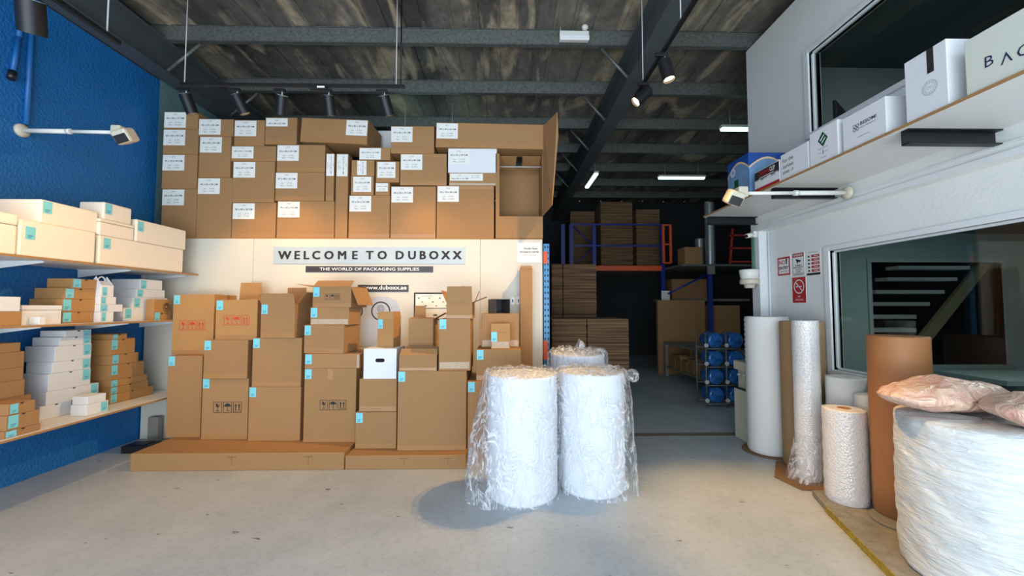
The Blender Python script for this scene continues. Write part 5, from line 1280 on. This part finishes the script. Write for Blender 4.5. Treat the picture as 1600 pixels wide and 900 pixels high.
# water jugs on rack
t = thing('jug_rack', 'grey tiered stand holding blue water jugs by the doorway', 'rack', (3.5, 6.75, .001))
jr = .13; cols_ = [0, .34]
b = MB()
for x in (-.17, .17, .51):
    for y in (-.0, .33): MB().cyl((x, y, 0), (x, y, 1.22), .014, seg=8).build('post', [GALV], t)
for k in range(4):
    z = .06 + .30*k; c = MB(); c.cyl((-.17, 0, z), (.51, 0, z), .01, seg=6); c.cyl((-.17, .33, z), (.51, .33, z), .01, seg=6); c.build('tier_bar', [GALV], t)
    for x in (-.17, .17, .51): MB().cyl((x, -.03, z + .06), (x, .0, z + .06), .034, seg=12).build('end_knob', [LGREY], t)
ord_ = ['bottom', 'second', 'third', 'top']
for k in range(4):
    for ci, cx_ in enumerate(cols_):
        j = thing('water_jug', 'blue water jug lying on the %s tier of the stand, %s column' % (ord_[k], ['left', 'right'][ci]), 'water jug', (3.5 + cx_, 6.74, .06 + .30*k + .011 + jr), rot=(R(-90), 0, 0))
        MB().lathe([(.02, 0), (.11, .0), (jr, .02), (jr, .10), (jr*.93, .115), (jr, .13), (jr, .2), (jr*.93, .215), (jr, .23), (jr, .30), (.06, .36), (.03, .38), (.03, .42), (.01, .42)], 28, 0).build('bottle', [BLUEJ], j)
        bo = j.children[0]; MB().lathe([(.034, .40), (.034, .43), (.01, .432)], 16, 0).build('cap', [WPLAST], bo)
# water dispenser
t = thing('water_dispenser', 'cream water dispenser with a tap beside the tall ribbed foam roll', 'dispenser', (2.95, 5.135, .001), R(-90))
b = MB(); b.box(-.13, .13, 0, .28, 0, .62, bev=.01); b.box(-.13, .13, .06, .28, .62, .86, bev=.006); b.box(-.13, .13, 0, .28, .86, .97, bev=.01); cb = b.build('cabinet', [CREAMP], t)
for x in (-.05, .05): MB().cyl((x, .06, .80), (x, .01, .80), .014, seg=8).build('tap', [LGREY], cb)
MB().box(-.10, .10, .0, .06, .62, .63).build('drip_tray', [BLACKP], cb)

# ------------------------------------------------------------------ OFFICE CONTENTS
# upper room
v = PX(1290, 165, 3.55)
t = thing('computer_monitor', 'black computer monitor seen edge-on behind the upper office window', 'monitor', (3.62, 4.25, 3.40), R(38))
MB().box(-.25, .25, -.015, .015, .08, .40, bev=.006).build('screen', [BLACKP], t); MB().box(-.03, .03, 0, .03, 0, .2).build('stand', [BLACK], t); MB().box(-.1, .1, -.06, .1, 0, .012).build('foot', [BLACK], t)
t = thing('computer_monitor', 'dark flat screen further back behind the upper office window', 'monitor', (4.05, 4.55, 3.40))
MB().box(-.22, .22, -.015, .015, .06, .36, bev=.006).build('screen', [BLACKP], t); MB().box(-.03, .03, 0, .03, 0, .2).build('stand', [BLACK], t)
t = thing('office_desk', 'pale desk top just behind the upper office window', 'desk', (3.8, 3.2, 2.752))
MB().box(-.40, .55, -1.6, 1.9, .62, .648).build('desk_top', [SHELFW], t)
for x, y in ((-.35, -1.5), (.5, -1.5), (-.35, 1.8), (.5, 1.8)): MB().box(x, x + .05, y, y + .05, 0, .62).build('leg', [LGREY], t)
t = thing('tissue_pack', 'pale blue tissue pack with a tissue pulled up behind the upper window', 'tissues', (3.56, 3.35, 3.399), R(20))
MB().box(-.06, .06, -.12, .12, 0, .10, bev=.015).build('pack', [mat('tissue_blue', (150, 186, 214), .5, noise_s=14, noise_amt=.3)], t)
b = MB(); b.lathe([(.05, .095), (.03, .12), (.045, .15), (.02, .19), (.004, .2)], 14, 0, fn=lambda r, z, a, k: (r*(1 + .4*math.sin(3*a + k)), z)); b.build('tissue', [WHT], t)
carton('small kraft box on the desk behind the upper office window', 2.95, 3.15, 3.399, 3.56, 3.6, .2, frame='right', tape='')
# lower room
t = thing('office_counter', 'pale counter seen through the lower office window', 'counter', (6.0, 4.4, 0.0))
MB().box(-.9, .9, -.3, .4, .85, .90).build('counter_top', [TEALW], t); MB().box(-.85, .85, -.2, .35, 0.001, .85).build('cabinet', [mat('counter_teal', (80, 96, 94), .7)], t)
t = thing('staircase', 'dark open staircase with pale treads seen through the lower window', 'stairs', (5.6, 6.0, 0.001))
o = t.location
tg_ = mat('tread_grey', (170, 172, 168), .7)
for k, (xa, xb_, yy) in enumerate([(1345, 1432, 516), (1350, 1432, 495), (1360, 1453, 475), (1368, 1476, 456), (1387, 1496, 436), (1404, 1516, 418), (1420, 1536, 401)]):
    Yk = 6.1 + .16 * k; a = PY(xa, yy, Yk) - o; c = PY(xb_, yy, Yk) - o
    MB().box(a.x, c.x, Yk - o.y, Yk - o.y + .24, a.z - .03, a.z + .03).build('tread', [tg_], t)
q = [PY(x_, y_, Y_) - o for x_, y_, Y_ in ((1434, 532, 6.0), (1456, 532, 6.0), (1560, 400, 7.2), (1540, 400, 7.2))]
MB().slab(q, (0, 1, 0), .06).build('stringer', [mat('stringer_olive', (130, 122, 90), .7)], t)
for px_ in (1362, 1445): v = PY(px_, 520, 6.3) - o; MB().box(v.x, v.x + .05, .3, .35, 0, v.z).build('post', [BLACK], t)
sl = bpy.data.lights.new('stair_fill', 'AREA'); sl.size = .3; sl.energy = 6; sl.color = (.8, 1, .96)  # added lamp and fixture, out of view, to bring out the stairs
st_ = thing('added_ceiling_light', 'small unseen ceiling light added above the staircase behind the lower office', 'light', (5.6, 5.7, 4.5)); MB().box(-.15, .15, -.15, .15, 0, .04, bev=.004).build('housing', [WPLAST], st_)
MB().cyl((0, 0, .04), (0, 0, .8), .01, seg=6).build('hanging_rod', [LGREY], st_)
so = bpy.data.objects.new('lamp_glow', sl); COL.objects.link(so); so.parent = st_; so.location = (0, 0, -.01)
def added_ceiling_light(label, loc, power, col):  # unseen lamp added to brighten an office room behind its window
    t = thing('added_ceiling_light', label, 'light', loc)
    MB().box(-.3, .3, -.3, .3, -.02, 0, bev=.004).build('frame', [WPLAST], t); MB().box(-.27, .27, -.27, .27, -.024, -.02).build('diffuser', [emis('office_diffuser', (.85, 1, .98), .8)], t)
    l = bpy.data.lights.new('added_ceiling_glow', 'AREA'); l.size = .5; l.energy = power; l.color = col
    o = bpy.data.objects.new('lamp_glow', l); COL.objects.link(o); o.parent = t; o.location = (0, 0, -.03)
added_ceiling_light('unseen square ceiling light added to brighten the upper office', (5.2, 2.6, 4.848), 30, (.95, 1, 1))
added_ceiling_light('unseen square ceiling light added to brighten the lower office', (5.0, 3.4, 2.618), 26, (.95, 1, 1))
